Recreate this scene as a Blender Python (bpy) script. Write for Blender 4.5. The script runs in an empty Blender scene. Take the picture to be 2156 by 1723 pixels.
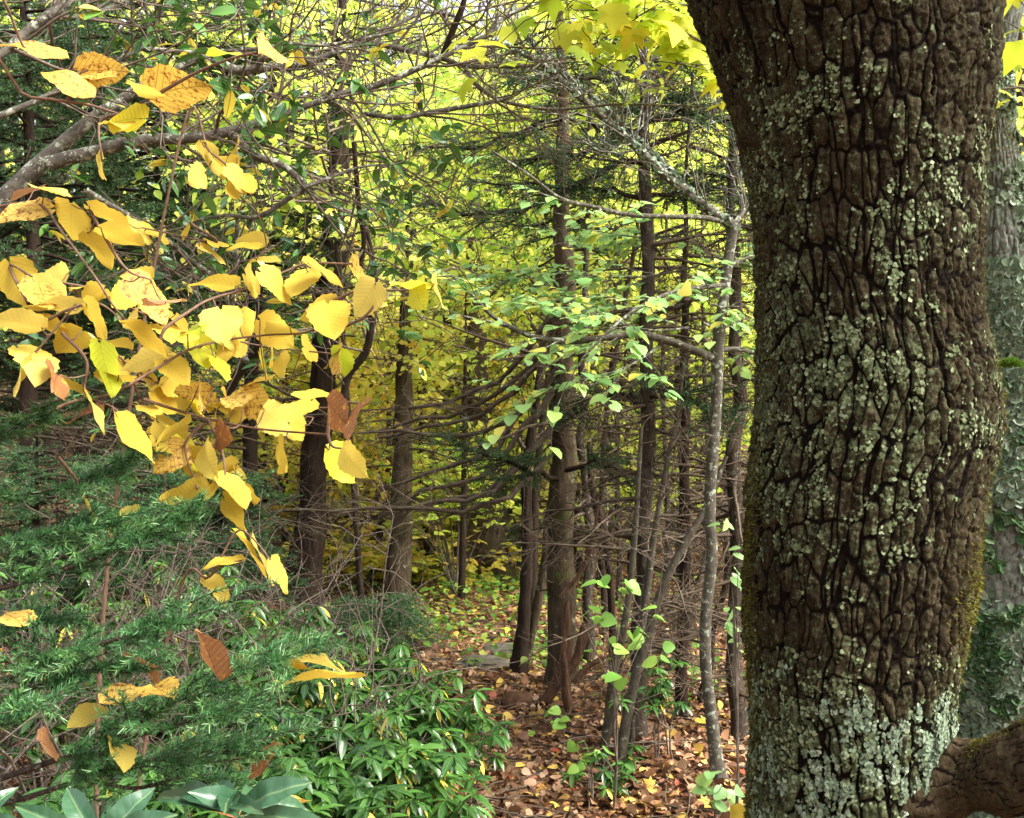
import bpy, math, random
import numpy as np

rng = np.random.default_rng(11)
random.seed(11)
R = math.radians
sc = bpy.context.scene
col = sc.collection

# ------------------------------------------------------------------ camera, sky, sun, exposure
PW, PH, PF = 2156.0, 1723.0, 2312.0          # photograph frame used to read directions, focal length in those pixels
EYE = 1.6
cam_d = bpy.data.cameras.new("camera")
cam = bpy.data.objects.new("camera", cam_d)
col.objects.link(cam)
cam.location = (0, 0, EYE)
cam.rotation_euler = (R(90), 0, 0)
cam_d.sensor_width = 36.0
cam_d.lens = 36.0 * PF / PW
cam_d.clip_start = 0.05
cam_d.clip_end = 600
sc.camera = cam

SUN_EL, SUN_AZ = R(48), R(112)               # soft light from the right, high above the trees
world = bpy.data.worlds.new("World")
sc.world = world
world.use_nodes = True
wn, wl = world.node_tree.nodes, world.node_tree.links
sky = wn.new("ShaderNodeTexSky")
sky.sky_type = 'NISHITA'
sky.sun_disc = False
sky.sun_elevation = SUN_EL
sky.sun_rotation = SUN_AZ
sky.dust_density = 6.0
sky.air_density = 1.0
sky.ozone_density = 0.6
bg = wn["Background"]
hs = wn.new("ShaderNodeHueSaturation")
hs.inputs["Saturation"].default_value = 0.35
wl.new(sky.outputs[0], hs.inputs["Color"])
wl.new(hs.outputs[0], bg.inputs[0])
bg.inputs[1].default_value = 0.15
sun_d = bpy.data.lights.new("sun", 'SUN')
sun_d.energy = 2.4
sun_d.angle = R(40)
sun_d.color = (1.0, 0.95, 0.86)
sun = bpy.data.objects.new("sun", sun_d)
col.objects.link(sun)
sun.rotation_euler = (R(90) - SUN_EL, 0, math.pi - SUN_AZ)
sc.view_settings.view_transform = 'Standard'
sc.view_settings.look = 'None'
sc.view_settings.exposure = 1.88
sc.view_settings.gamma = 1.0
sc.cycles.max_bounces = 9
sc.cycles.diffuse_bounces = 4
sc.cycles.glossy_bounces = 2
sc.cycles.transmission_bounces = 7
sc.cycles.use_denoising = True
sc.cycles.use_adaptive_sampling = True
sc.cycles.adaptive_threshold = 0.02
sc.cycles.caustics_reflective = False
sc.cycles.caustics_refractive = False


# ------------------------------------------------------------------ numeric helpers
def at(px, py, d):
    return np.array([(px - PW / 2) / PF * d, d, EYE - (py - PH / 2) / PF * d])


def nrm(v):
    return v / np.maximum(np.linalg.norm(v, axis=-1, keepdims=True), 1e-9)


def rn(*s):
    return rng.standard_normal(s)


def ru(a, b, *s):
    return rng.uniform(a, b, s if s else None)


def hash3(i, j, k, seed=0):
    h = (i.astype(np.int64) * 374761393 + j.astype(np.int64) * 668265263 + k.astype(np.int64) * 2147483647 + seed * 974634777) & 0xffffffff
    h = ((h ^ (h >> 13)) * 1274126177) & 0xffffffff
    h = ((h ^ (h >> 16)) * 2246822519) & 0xffffffff
    h = h ^ (h >> 15)
    return (h & 0xffffff) / float(0x1000000)


def vnoise(p, seed=0):
    b = np.floor(p).astype(np.int64)
    f = p - b
    f = f * f * (3 - 2 * f)
    out = 0
    for dx in (0, 1):
        wx = f[:, 0] if dx else 1 - f[:, 0]
        for dy in (0, 1):
            wy = f[:, 1] if dy else 1 - f[:, 1]
            for dz in (0, 1):
                wz = f[:, 2] if dz else 1 - f[:, 2]
                out = out + wx * wy * wz * hash3(b[:, 0] + dx, b[:, 1] + dy, b[:, 2] + dz, seed)
    return out


def fbm(p, octv=4, seed=0):
    a, s, tot = 0.5, 0, 0
    q = p.copy()
    for o in range(octv):
        s = s + a * vnoise(q, seed + o)
        tot += a
        a *= 0.5
        q = q * 2.03 + 7.1
    return s / tot


def worley(p, seed=0, jit=1.0, pw=2.0):
    b = np.floor(p).astype(np.int64)
    n = len(p)
    f1 = np.full(n, 9.0)
    f2 = np.full(n, 9.0)
    cid = np.zeros(n)
    for dx in (-1, 0, 1):
        for dy in (-1, 0, 1):
            for dz in (-1, 0, 1):
                i, j, k = b[:, 0] + dx, b[:, 1] + dy, b[:, 2] + dz
                fx = i + .5 + jit * (hash3(i, j, k, seed) - .5)
                fy = j + .5 + jit * (hash3(i, j, k, seed + 1) - .5)
                fz = k + .5 + jit * (hash3(i, j, k, seed + 2) - .5)
                d = np.sqrt((p[:, 0] - fx) ** 2 + (p[:, 1] - fy) ** 2 + (p[:, 2] - fz) ** 2) if pw == 2.0 else (np.abs(p[:, 0] - fx) ** pw + np.abs(p[:, 1] - fy) ** pw + np.abs(p[:, 2] - fz) ** pw) ** (1 / pw)
                near = d < f1
                f2 = np.where(near, f1, np.minimum(f2, d))
                cid = np.where(near, hash3(i, j, k, seed + 3), cid)
                f1 = np.where(near, d, f1)
    return f1, f2, cid


def smooth(a, b, x):
    t = np.clip((x - a) / (b - a), 0, 1)
    return t * t * (3 - 2 * t)


def catmull(pts, n):
    p = np.asarray(pts, float)
    if len(p) == 2:
        t = np.linspace(0, 1, n)[:, None]
        return p[0] * (1 - t) + p[1] * t
    q = np.vstack([2 * p[0] - p[1], p, 2 * p[-1] - p[-2]])
    out = []
    m = len(p) - 1
    for u in np.linspace(0, m - 1e-6, n):
        i = int(u)
        t = u - i
        a, b, c, d = q[i], q[i + 1], q[i + 2], q[i + 3]
        out.append(0.5 * (2 * b + (c - a) * t + (2 * a - 5 * b + 4 * c - d) * t * t + (3 * b - a - 3 * c + d) * t ** 3))
    return np.array(out)


def gz(x, y):
    """height of the forest floor"""
    x = np.asarray(x, float)
    y = np.asarray(y, float)
    z = 0.05 * np.sin(x * 1.3 + 0.4) * np.cos(y * 0.9) + 0.03 * np.sin(x * 3.1 + y * 2.3) - 0.05
    z = z + 0.05 * np.maximum(y - 11, 0) + 0.13 * np.maximum(y - 14, 0) + 0.10 * np.clip(-1.6 - x, 0, 8)
    z = z - 0.05 * np.clip(x - 2.2, 0, 10)
    return z


# ------------------------------------------------------------------ mesh builder
class MB:
    def __init__(s):
        s.v, s.a, s.f, s.n = [], [], [], 0

    def add(s, v, faces, a):
        v = np.asarray(v, np.float32).reshape(-1, 3)
        s.v.append(v)
        s.a.append(np.asarray(a, np.float32).reshape(-1, 3))
        for f in (faces if isinstance(faces, list) else [faces]):
            s.f.append(np.asarray(f, np.int32) + s.n)
        s.n += len(v)

    def mesh(s, name, m, smoothed=True):
        me = bpy.data.meshes.new(name)
        v = np.concatenate(s.v)
        a = np.concatenate(s.a)
        me.vertices.add(len(v))
        me.vertices.foreach_set("co", v.ravel())
        loops = np.concatenate([f.ravel() for f in s.f])
        sizes = np.concatenate([np.full(len(f), f.shape[1], np.int32) for f in s.f])
        starts = np.concatenate([[0], np.cumsum(sizes)[:-1]]).astype(np.int32)
        me.loops.add(len(loops))
        me.loops.foreach_set("vertex_index", loops)
        me.polygons.add(len(sizes))
        me.polygons.foreach_set("loop_start", starts)
        me.polygons.foreach_set("loop_total", sizes)
        if smoothed:
            me.polygons.foreach_set("use_smooth", np.ones(len(sizes), bool))
        at_ = me.attributes.new("lco", 'FLOAT_VECTOR', 'POINT')
        at_.data.foreach_set("vector", a.ravel())
        me.materials.append(m)
        me.update(calc_edges=True)
        return me

    def build(s, name, m, parent=None, smoothed=True):
        o = bpy.data.objects.new(name, s.mesh(name, m, smoothed))
        col.objects.link(o)
        if parent is not None:
            o.parent = parent
            o.matrix_parent_inverse = parent.matrix_world.inverted() if False else o.matrix_parent_inverse
        return o


def tag(o, label=None, cat=None, group=None, kind=None):
    if label:
        o["label"] = label
    if cat:
        o["category"] = cat
    if group:
        o["group"] = group
    if kind:
        o["kind"] = kind
    return o


class Thing:
    """An Empty at the base of a thing. Parts are built in world space and moved into its frame."""

    def __init__(s, name, label, cat, base=(0, 0, 0), group=None):
        s.o = bpy.data.objects.new(name, None)
        s.o.empty_display_size = 0.1
        col.objects.link(s.o)
        s.base = np.array(base, float)
        s.o.location = base
        tag(s.o, label, cat, group)

    def part(s, name, mb, m, parent=None, smoothed=True):
        for i in range(len(mb.v)):
            mb.v[i] = (mb.v[i] - s.base).astype(np.float32)
        return mb.build(name, m, parent or s.o, smoothed)


def copy_tree(o, parent=None):
    c = o.copy()
    col.objects.link(c)
    c.parent = parent
    for ch in list(o.children):
        copy_tree(ch, c)
    return c


# ------------------------------------------------------------------ growth helpers
def tubes(mb, paths, radii, sides=4, rnd=None):
    paths = np.asarray(paths, float)
    radii = np.asarray(radii, float)
    N, K, _ = paths.shape
    if N == 0:
        return
    t = nrm(np.gradient(paths, axis=1))
    tm = nrm(t.mean(axis=1))
    ref = np.where(np.abs(tm[:, 2:3]) > 0.75, np.array([[1.0, 0.15, 0]]), np.array([[0, 0, 1.0]]))
    u = nrm(np.cross(t, np.repeat(ref[:, None], K, 1)))
    w = np.cross(t, u)
    ang = np.arange(sides) / sides * 2 * math.pi
    ring = paths[:, :, None] + radii[:, :, None, None] * (np.cos(ang)[None, None, :, None] * u[:, :, None] + np.sin(ang)[None, None, :, None] * w[:, :, None])
    seg = np.linalg.norm(np.diff(paths, axis=1), axis=2)
    arc = np.concatenate([np.zeros((N, 1)), np.cumsum(seg, 1)], 1)
    if rnd is None:
        rnd = ru(0, 1, N)
    a = np.zeros((N, K, sides, 3))
    a[..., 0] = np.cos(ang)[None, None]
    a[..., 1] = arc[:, :, None]
    a[..., 2] = np.asarray(rnd)[:, None, None]
    idx = np.arange(N * K * sides).reshape(N, K, sides)
    nx = np.roll(idx, -1, axis=2)
    f = np.stack([idx[:, :-1], nx[:, :-1], nx[:, 1:], idx[:, 1:]], -1).reshape(-1, 4)
    mb.add(ring, f, a)


def grow(P0, D0, L, K=5, wob=0.2, trop=(0, 0, 0)):
    P0 = np.asarray(P0, float)
    N = len(P0)
    d = nrm(np.asarray(D0, float))
    step = (np.asarray(L) / (K - 1))[:, None] if np.ndim(L) else np.full((N, 1), L / (K - 1))
    out = [P0]
    p = P0
    tr = np.array(trop, float)
    for k in range(1, K):
        d = nrm(d + wob * rn(N, 3) + tr)
        p = p + d * step
        out.append(p)
    return np.stack(out, 1)


def sample(paths, radii, n_per, lo=0.2, hi=1.0):
    N, K, _ = paths.shape
    i = np.repeat(np.arange(N), n_per)
    t = ru(lo, hi, len(i)) * (K - 1)
    k = np.minimum(t.astype(int), K - 2)
    f = (t - k)[:, None]
    p = paths[i, k] * (1 - f) + paths[i, k + 1] * f
    tan = nrm(paths[i, k + 1] - paths[i, k])
    r = radii[i, k] * (1 - f[:, 0]) + radii[i, k + 1] * f[:, 0]
    return p, tan, r, i, t / (K - 1)


def side_dirs(tan, lo=35, hi=70, flat=0.0):
    N = len(tan)
    v = rn(N, 3)
    if flat > 0:
        h = np.cross(tan, np.array([0, 0, 1.0])) * np.where(rng.random(N) < 0.5, -1, 1)[:, None]
        v = nrm(h) * flat + nrm(v) * (1 - flat)
    v = nrm(v - (v * tan).sum(1, keepdims=True) * tan)
    a = np.radians(ru(lo, hi, N))[:, None]
    return np.cos(a) * tan + np.sin(a) * v


def taper(N, K, r0, r1):
    t = np.linspace(0, 1, K)[None]
    r0 = np.asarray(r0).reshape(-1, 1) if np.ndim(r0) else r0
    r1 = np.asarray(r1).reshape(-1, 1) if np.ndim(r1) else r1
    return np.broadcast_to(r0 * (1 - t) + r1 * t, (N, K)).copy()


def leaf_strip(stations, widths, fold=0.15, curl=0.15):
    """a leaf of a given outline: stations run base to tip, three points across"""
    v, a, f = [], [], []
    for y, w in zip(stations, widths):
        for sx in (-1, 0, 1):
            x = sx * w * 0.5
            v.append((x, y, fold * abs(x) - curl * y * y))
            a.append((x, y))
    for k in range(len(stations) - 1):
        for c in (0, 1):
            i = k * 3 + c
            f.append((i, i + 1, i + 4, i + 3))
    return np.array(v), np.array(a), np.array(f)


def leaf_diamond(w=0.6, fold=0.2, curl=0.1, my=0.45):
    v = np.array([(0, 0, 0), (w / 2, my, fold * w / 2), (0, 1, -curl), (-w / 2, my, fold * w / 2)], float)
    return v, v[:, :2].copy(), np.array([(0, 1, 2), (0, 2, 3)])


T_DIA = leaf_diamond(0.72)
T_NARROW = leaf_diamond(0.32, curl=0.2)
T_OVATE = leaf_strip([0, .18, .45, .75, 1], [.06, .62, .78, .45, .02], 0.18, 0.22)
T_ROUND = leaf_strip([0, .1, .26, .42, .6, .76, .9, 1], [.2, .7, .96, .88, .84, .56, .36, .02], 0.16, 0.22)
T_LANCE = leaf_strip([0, .15, .4, .7, .9, 1], [.05, .2, .31, .27, .13, .02], 0.35, 0.28)
T_MAPLE = (np.array([(0, 0, 0), (.22, .02, -.03), (.52, .12, -.1), (.36, .3, 0), (.55, .62, -.08), (.22, .58, .02), (0, 1, -.12),
                     (-.22, .58, .02), (-.55, .62, -.08), (-.36, .3, 0), (-.52, .12, -.1), (-.22, .02, -.03), (0, .4, .04)], float),
           None, np.array([(12, i, (i + 1) % 12) for i in range(12)]))
T_MAPLE = (T_MAPLE[0], T_MAPLE[0][:, :2].copy(), T_MAPLE[2])


def scatter(mb, T, P, D, Nn, S, rnd=None, ws=1.0):
    tv, ta, tf = T
    P = np.asarray(P, float)
    n = len(P)
    if n == 0:
        return
    y = nrm(np.asarray(D, float))
    x = nrm(np.cross(y, Nn))
    z = np.cross(x, y)
    S = np.broadcast_to(S, (n,))[:, None, None]
    V = P[:, None] + S * (tv[None, :, 0:1] * ws * x[:, None] + tv[None, :, 1:2] * y[:, None] + tv[None, :, 2:3] * z[:, None])
    if rnd is None:
        rnd = ru(0, 1, n)
    A = np.zeros((n, len(tv), 3))
    A[..., :2] = ta[None]
    A[..., 2] = rnd[:, None]
    F = (tf[None] + (np.arange(n) * len(tv))[:, None, None]).reshape(-1, tf.shape[1])
    mb.add(V, F, A)


UP = np.array([0, 0, 1.0])


def upn(n, j=0.35):
    return nrm(UP[None] + j * rn(n, 3))


def needles(mb, paths, per_m, length, width, spread=(35, 75), updo=0.15, droop=0.0):
    """single-face needles all round the given twigs"""
    N, K, _ = paths.shape
    L = np.linalg.norm(np.diff(paths, axis=1), axis=2).sum(1)
    cnt = np.maximum((L * per_m).astype(int), 4)
    i = np.repeat(np.arange(N), cnt)
    t = ru(0.03, 1.0, len(i)) * (K - 1)
    k = np.minimum(t.astype(int), K - 2)
    f = (t - k)[:, None]
    p = paths[i, k] * (1 - f) + paths[i, k + 1] * f
    tan = nrm(paths[i, k + 1] - paths[i, k])
    d = side_dirs(tan, spread[0], spread[1])
    d = nrm(d + np.array([0, 0, updo - droop]))
    n = len(p)
    ln = length * ru(0.7, 1.1, n)
    w = nrm(np.cross(d, rn(n, 3))) * (width * 0.5)
    V = np.stack([p - w, p + w, p + d * ln[:, None] + w * 0.35, p + d * ln[:, None] - w * 0.35], 1)
    A = np.zeros((n, 4, 3))
    A[:, 2:, 1] = 1
    tr = ru(0, 1, N)
    A[..., 2] = np.clip(0.45 * tr[i] + 0.35 * ru(0, 1, n) + .25 * (t / (K - 1)) ** 2, 0, 1)[:, None]
    F = np.arange(n * 4).reshape(n, 4)
    mb.add(V, F, A)


# ------------------------------------------------------------------ materials
def new_mat(name):
    m = bpy.data.materials.new(name)
    m.use_nodes = True
    nt = m.node_tree
    for n in list(nt.nodes):
        nt.nodes.remove(n)
    return m, nt.nodes, nt.links


def ramp(nodes, stops, interp='LINEAR'):
    r = nodes.new("ShaderNodeValToRGB")
    r.color_ramp.interpolation = interp
    e = r.color_ramp.elements
    while len(e) < len(stops):
        e.new(0.5)
    for k, (p, c) in enumerate(stops):
        e[k].position = p
        e[k].color = (c[0], c[1], c[2], 1)
    return r


def mth(nodes, links, op, a, b=None):
    n = nodes.new("ShaderNodeMath")
    n.operation = op
    for k, v in enumerate((a, b)):
        if v is None:
            continue
        if isinstance(v, (int, float)):
            n.inputs[k].default_value = v
        else:
            links.new(v, n.inputs[k])
    return n.outputs[0]


def mix_col(nodes, links, fac, a, b):
    n = nodes.new("ShaderNodeMix")
    n.data_type = 'RGBA'
    for k, v in ((0, fac), (6, a), (7, b)):
        if isinstance(v, (int, float)):
            n.inputs[k].default_value = v
        elif isinstance(v, tuple):
            n.inputs[k].default_value = (v[0], v[1], v[2], 1)
        else:
            links.new(v, n.inputs[k])
    return n.outputs[2]


def lco(nodes, links):
    a = nodes.new("ShaderNodeAttribute")
    a.attribute_name = "lco"
    s = nodes.new("ShaderNodeSeparateXYZ")
    links.new(a.outputs["Vector"], s.inputs[0])
    return s.outputs[0], s.outputs[1], s.outputs[2]


def noise(nodes, links, scale, detail=4, rough=0.6, vec=None):
    n = nodes.new("ShaderNodeTexNoise")
    n.inputs["Scale"].default_value = scale
    n.inputs["Detail"].default_value = detail
    n.inputs["Roughness"].default_value = rough
    if vec is None:
        tc = nodes.new("ShaderNodeTexCoord")
        vec = tc.outputs["Object"]
    links.new(vec, n.inputs["Vector"])
    return n.outputs["Fac"]


def leaf_mat(name, stops, rough=0.45, transl=0.45, spec=0.35, spots=None, spot_lo=0.6, veins=0.0, vein_n=8.0, edge_brown=0.0, midrib=None):
    m, N, L = new_mat(name)
    x, y, r = lco(N, L)
    c = ramp(N, stops)
    L.new(r, c.inputs[0])
    base = c.outputs[0]
    ax = mth(N, L, 'ABSOLUTE', x)
    bump_src = None
    if veins > 0:
        v = mth(N, L, 'SUBTRACT', y, mth(N, L, 'MULTIPLY', ax, 0.75))
        fr = mth(N, L, 'FRACT', mth(N, L, 'MULTIPLY', v, vein_n))
        d = mth(N, L, 'ABSOLUTE', mth(N, L, 'SUBTRACT', fr, 0.5))
        line = mth(N, L, 'LESS_THAN', d, 0.07)
        mid = mth(N, L, 'LESS_THAN', ax, 0.012)
        vein = mth(N, L, 'MAXIMUM', line, mid)
        base = mix_col(N, L, mth(N, L, 'MULTIPLY', vein, veins), base, tuple(k * 0.45 for k in stops[0][1]))
        bump_src = mth(N, L, 'SMOOTH_MIN', d, 0.25)
    if midrib is not None:
        base = mix_col(N, L, mth(N, L, 'LESS_THAN', ax, 0.011), base, midrib)
    if spots is not None:
        nz = noise(N, L, 95, 6, 0.7)
        sr = ramp(N, [(spot_lo, (0, 0, 0)), (spot_lo + 0.08, (1, 1, 1))])
        L.new(nz, sr.inputs[0])
        fac = sr.outputs[0]
        if edge_brown > 0:
            e = mth(N, L, 'ADD', mth(N, L, 'MULTIPLY', ax, 1.1), mth(N, L, 'MULTIPLY', nz, 0.6))
            er = ramp(N, [(0.74, (0, 0, 0)), (0.86, (1, 1, 1))])
            L.new(e, er.inputs[0])
            fac = mth(N, L, 'MAXIMUM', fac, mth(N, L, 'MULTIPLY', er.outputs[0], edge_brown))
        base = mix_col(N, L, fac, base, spots)
    p = N.new("ShaderNodeBsdfPrincipled")
    p.inputs["Roughness"].default_value = rough
    p.inputs["Specular IOR Level"].default_value = spec
    L.new(base, p.inputs["Base Color"])
    if bump_src is not None:
        b = N.new("ShaderNodeBump")
        b.inputs["Strength"].default_value = 0.5
        b.inputs["Distance"].default_value = 0.002
        L.new(bump_src, b.inputs["Height"])
        L.new(b.outputs[0], p.inputs["Normal"])
    tr = N.new("ShaderNodeBsdfTranslucent")
    L.new(base, tr.inputs[0])
    mx = N.new("ShaderNodeMixShader")
    mx.inputs[0].default_value = transl
    L.new(p.outputs[0], mx.inputs[1])
    L.new(tr.outputs[0], mx.inputs[2])
    o = N.new("ShaderNodeOutputMaterial")
    L.new(mx.outputs[0], o.inputs[0])
    return m


def bark_mat(name, c1, c2, scale=18, patch=None, patch_lo=0.58, patch_scale=9, stretch=0.25, bump=0.6, moss=None, moss_lo=0.6):
    m, N, L = new_mat(name)
    tc = N.new("ShaderNodeTexCoord")
    mp = N.new("ShaderNodeMapping")
    mp.inputs["Scale"].default_value = (1, 1, stretch)
    L.new(tc.outputs["Object"], mp.inputs[0])
    n1 = noise(N, L, scale, 6, 0.7, mp.outputs[0])
    c = ramp(N, [(0.3, c1), (0.7, c2)])
    L.new(n1, c.inputs[0])
    base = c.outputs[0]
    if patch is not None:
        n2 = noise(N, L, patch_scale, 6, 0.72)
        r2 = ramp(N, [(patch_lo, (0, 0, 0)), (patch_lo + 0.05, (1, 1, 1))])
        L.new(n2, r2.inputs[0])
        base = mix_col(N, L, r2.outputs[0], base, patch)
    if moss is not None:
        n3 = noise(N, L, 3.5, 5, 0.7)
        r3 = ramp(N, [(moss_lo, (0, 0, 0)), (moss_lo + 0.1, (1, 1, 1))])
        L.new(n3, r3.inputs[0])
        base = mix_col(N, L, r3.outputs[0], base, moss)
    p = N.new("ShaderNodeBsdfPrincipled")
    p.inputs["Roughness"].default_value = 0.93
    p.inputs["Specular IOR Level"].default_value = 0.1
    L.new(base, p.inputs["Base Color"])
    b = N.new("ShaderNodeBump")
    b.inputs["Strength"].default_value = bump
    b.inputs["Distance"].default_value = 0.02
    L.new(n1, b.inputs["Height"])
    L.new(b.outputs[0], p.inputs["Normal"])
    o = N.new("ShaderNodeOutputMaterial")
    L.new(p.outputs[0], o.inputs[0])
    return m


M = {}
# bark
M['spruce_bark'] = bark_mat("spruce bark", (0.018, 0.013, 0.0095), (0.085, 0.065, 0.048), 42, (0.19, 0.18, 0.14), 0.57, 30, .35, 1.0)
M['dark_bark'] = bark_mat("dark wet bark", (0.012, 0.008, 0.006), (0.045, 0.03, 0.021), 30, (0.11, 0.11, 0.08), 0.66, 20)
M['mossy_bark'] = bark_mat("brown bark with moss", (0.018, 0.013, 0.008), (0.095, 0.07, 0.043), 26, (0.2, 0.2, 0.13), 0.6, 14, 0.3, 0.8, (0.07, 0.08, 0.015), 0.55)
M['grey_bark'] = bark_mat("grey bark with lichen", (0.05, 0.044, 0.035), (0.16, 0.145, 0.12), 24, (0.36, 0.39, 0.31), 0.54, 34, 1.0)
M['lichen_bark'] = bark_mat("bark crusted with pale lichen", (0.04, 0.034, 0.026), (0.11, 0.097, 0.075), 30, (0.28, 0.31, 0.25), 0.55, 34, 1.0)
M['stem_bark'] = bark_mat("mottled grey brown stem bark", (0.03, 0.025, 0.018), (0.11, 0.095, 0.07), 34, (0.24, 0.25, 0.2), 0.6, 30, .6)
M['twig'] = bark_mat("bare twig bark", (0.06, 0.045, 0.035), (0.2, 0.16, 0.125), 30, (0.3, 0.3, 0.25), 0.62, 20, 1.0, 0.2)
M['dead_twig'] = bark_mat("dead spruce twig bark", (0.045, 0.032, 0.022), (0.13, 0.1, 0.07), 20, (0.2, 0.2, 0.14), 0.62, 12, 1.0, 0.2)
M['red_stem'] = bark_mat("young red brown stem", (0.09, 0.05, 0.035), (0.2, 0.13, 0.09), 40, None, 0.6, 9, 1.0, 0.2)
M['dead_wood'] = bark_mat("rotting dead wood", (0.03, 0.016, 0.01), (0.16, 0.085, 0.05), 24, (0.2, 0.18, 0.14), 0.66, 14, 0.18, 0.9)
# leaves
Y1, Y2, Y3 = (0.56, 0.395, 0.05), (0.6, 0.455, 0.07), (0.62, 0.5, 0.115)
M['yellow'] = leaf_mat("clear yellow leaf", [(0, Y1), (0.5, Y2), (1, Y3)], 0.6, 0.42, 0.12, (0.36, 0.17, 0.04), 0.68, 0.2, 9, 0.9)
M['speckled'] = leaf_mat("yellow leaf speckled brown", [(0, (0.6, 0.38, 0.06)), (1, (0.66, 0.46, 0.11))], 0.55, 0.4, 0.3, (0.22, 0.085, 0.02), 0.52, 0.8, 9, 1.0)
M['brown'] = leaf_mat("brown autumn leaf", [(0, (0.2, 0.07, 0.02)), (1, (0.42, 0.22, 0.11))], 0.6, 0.3, 0.3, (0.5, 0.27, 0.04), 0.56, 0.6, 9)
M['limey'] = leaf_mat("yellow green leaf", [(0, (0.42, 0.5, 0.03)), (1, (0.72, 0.62, 0.05))], 0.5, 0.5, 0.3, (0.3, 0.12, 0.03), 0.72, 0.4, 9)
M['maple_lime'] = leaf_mat("lime yellow broad leaf", [(0, (0.4, 0.55, 0.04)), (0.5, (0.65, 0.68, 0.06)), (0.8, (0.8, 0.7, 0.08)), (1, (0.8, 0.5, 0.07))], 0.5, 0.6, 0.3)
M['bg_lime'] = leaf_mat("lime green canopy leaf", [(0, (0.24, 0.42, 0.06)), (0.3, (0.5, 0.66, 0.09)), (0.7, (0.74, 0.8, 0.16)), (1, (0.85, 0.76, 0.18))], 0.5, 0.6, 0.3)
M['bg_gold'] = leaf_mat("golden canopy leaf", [(0, (0.34, 0.5, 0.07)), (0.35, (0.7, 0.68, 0.11)), (0.65, (0.86, 0.74, 0.16)), (1, (0.84, 0.56, 0.1))], 0.5, 0.6, 0.3)
M['pale_green'] = leaf_mat("pale green layered leaf", [(0, (0.22, 0.42, 0.14)), (0.5, (0.33, 0.55, 0.2)), (0.85, (0.48, 0.64, 0.17)), (1, (0.75, 0.68, 0.13))], 0.36, 0.5, 0.6)
M['dark_leaf'] = leaf_mat("dark evergreen leaf", [(0, (0.018, 0.05, 0.012)), (0.7, (0.045, 0.12, 0.025)), (1, (0.09, 0.2, 0.03))], 0.33, 0.25, 0.5)
M['laurel'] = leaf_mat("glossy laurel leaf", [(0, (0.025, 0.08, 0.018)), (0.6, (0.06, 0.17, 0.03)), (0.9, (0.12, 0.28, 0.05)), (0.93, (0.7, 0.6, 0.06)), (1, (0.8, 0.62, 0.08))], 0.26, 0.22, 0.65, midrib=(0.13, 0.24, 0.06))
M['rhodo'] = leaf_mat("large leathery evergreen leaf", [(0, (0.022, 0.07, 0.032)), (1, (0.05, 0.125, 0.058))], 0.36, 0.15, 0.6, (0.12, 0.07, 0.02), 0.74, 0.22, 9, midrib=(0.1, 0.17, 0.07))
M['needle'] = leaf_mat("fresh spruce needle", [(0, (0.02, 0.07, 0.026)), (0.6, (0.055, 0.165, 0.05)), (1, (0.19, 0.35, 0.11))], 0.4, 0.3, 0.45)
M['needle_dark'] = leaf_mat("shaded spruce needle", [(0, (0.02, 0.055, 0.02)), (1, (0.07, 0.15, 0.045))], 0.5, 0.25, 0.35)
M['litter'] = leaf_mat("fallen leaf", [(0, (0.05, 0.022, 0.011)), (0.3, (0.16, 0.072, 0.034)), (0.52, (0.3, 0.155, 0.075)), (0.7, (0.44, 0.29, 0.18)), (0.78, (0.27, 0.05, 0.022)), (0.84, (0.48, 0.3, 0.08)), (1, (0.7, 0.5, 0.1))], 0.55, 0.15, 0.35)
M['fern'] = leaf_mat("low green plant leaf", [(0, (0.07, 0.18, 0.03)), (0.7, (0.2, 0.34, 0.05)), (1, (0.5, 0.45, 0.06))], 0.5, 0.4, 0.3)
M['shoot'] = leaf_mat("fresh green shoot leaf", [(0, (0.12, 0.3, 0.05)), (0.7, (0.25, 0.44, 0.08)), (1, (0.4, 0.5, 0.08))], 0.45, 0.4, 0.4)
M['lichen'] = leaf_mat("foliose lichen", [(0, (0.06, 0.075, 0.035)), (0.5, (0.12, 0.155, 0.075)), (1, (0.26, 0.3, 0.18))], 0.9, 0.1, 0.1)
M['lichen_pale'] = leaf_mat("pale blue green lichen", [(0, (0.08, 0.115, 0.07)), (0.6, (0.17, 0.225, 0.15)), (1, (0.34, 0.39, 0.3))], 0.9, 0.1, 0.1)
M['liverwort'] = leaf_mat("leafy liverwort", [(0, (0.03, 0.075, 0.03)), (0.6, (0.08, 0.16, 0.06)), (1, (0.18, 0.26, 0.13))], 0.8, 0.2, 0.15)
M['moss'] = leaf_mat("moss", [(0, (0.06, 0.04, 0.008)), (0.6, (0.1, 0.09, 0.014)), (1, (0.2, 0.2, 0.03))], 0.9, 0.2, 0.1)
M['moss_green'] = leaf_mat("bright cushion moss", [(0, (0.04, 0.08, 0.008)), (1, (0.12, 0.22, 0.02))], 0.9, 0.25, 0.1)


def ground_mat():
    m, N, L = new_mat("forest floor soil")
    n1 = noise(N, L, 22, 8, 0.7)
    c = ramp(N, [(0.3, (0.05, 0.028, 0.016)), (0.5, (0.15, 0.075, 0.035)), (0.7, (0.3, 0.17, 0.085))])
    L.new(n1, c.inputs[0])
    p = N.new("ShaderNodeBsdfPrincipled")
    p.inputs["Roughness"].default_value = 0.9
    L.new(c.outputs[0], p.inputs["Base Color"])
    b = N.new("ShaderNodeBump")
    b.inputs["Distance"].default_value = 0.03
    L.new(n1, b.inputs["Height"])
    L.new(b.outputs[0], p.inputs["Normal"])
    o = N.new("ShaderNodeOutputMaterial")
    L.new(p.outputs[0], o.inputs[0])
    return m


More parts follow.
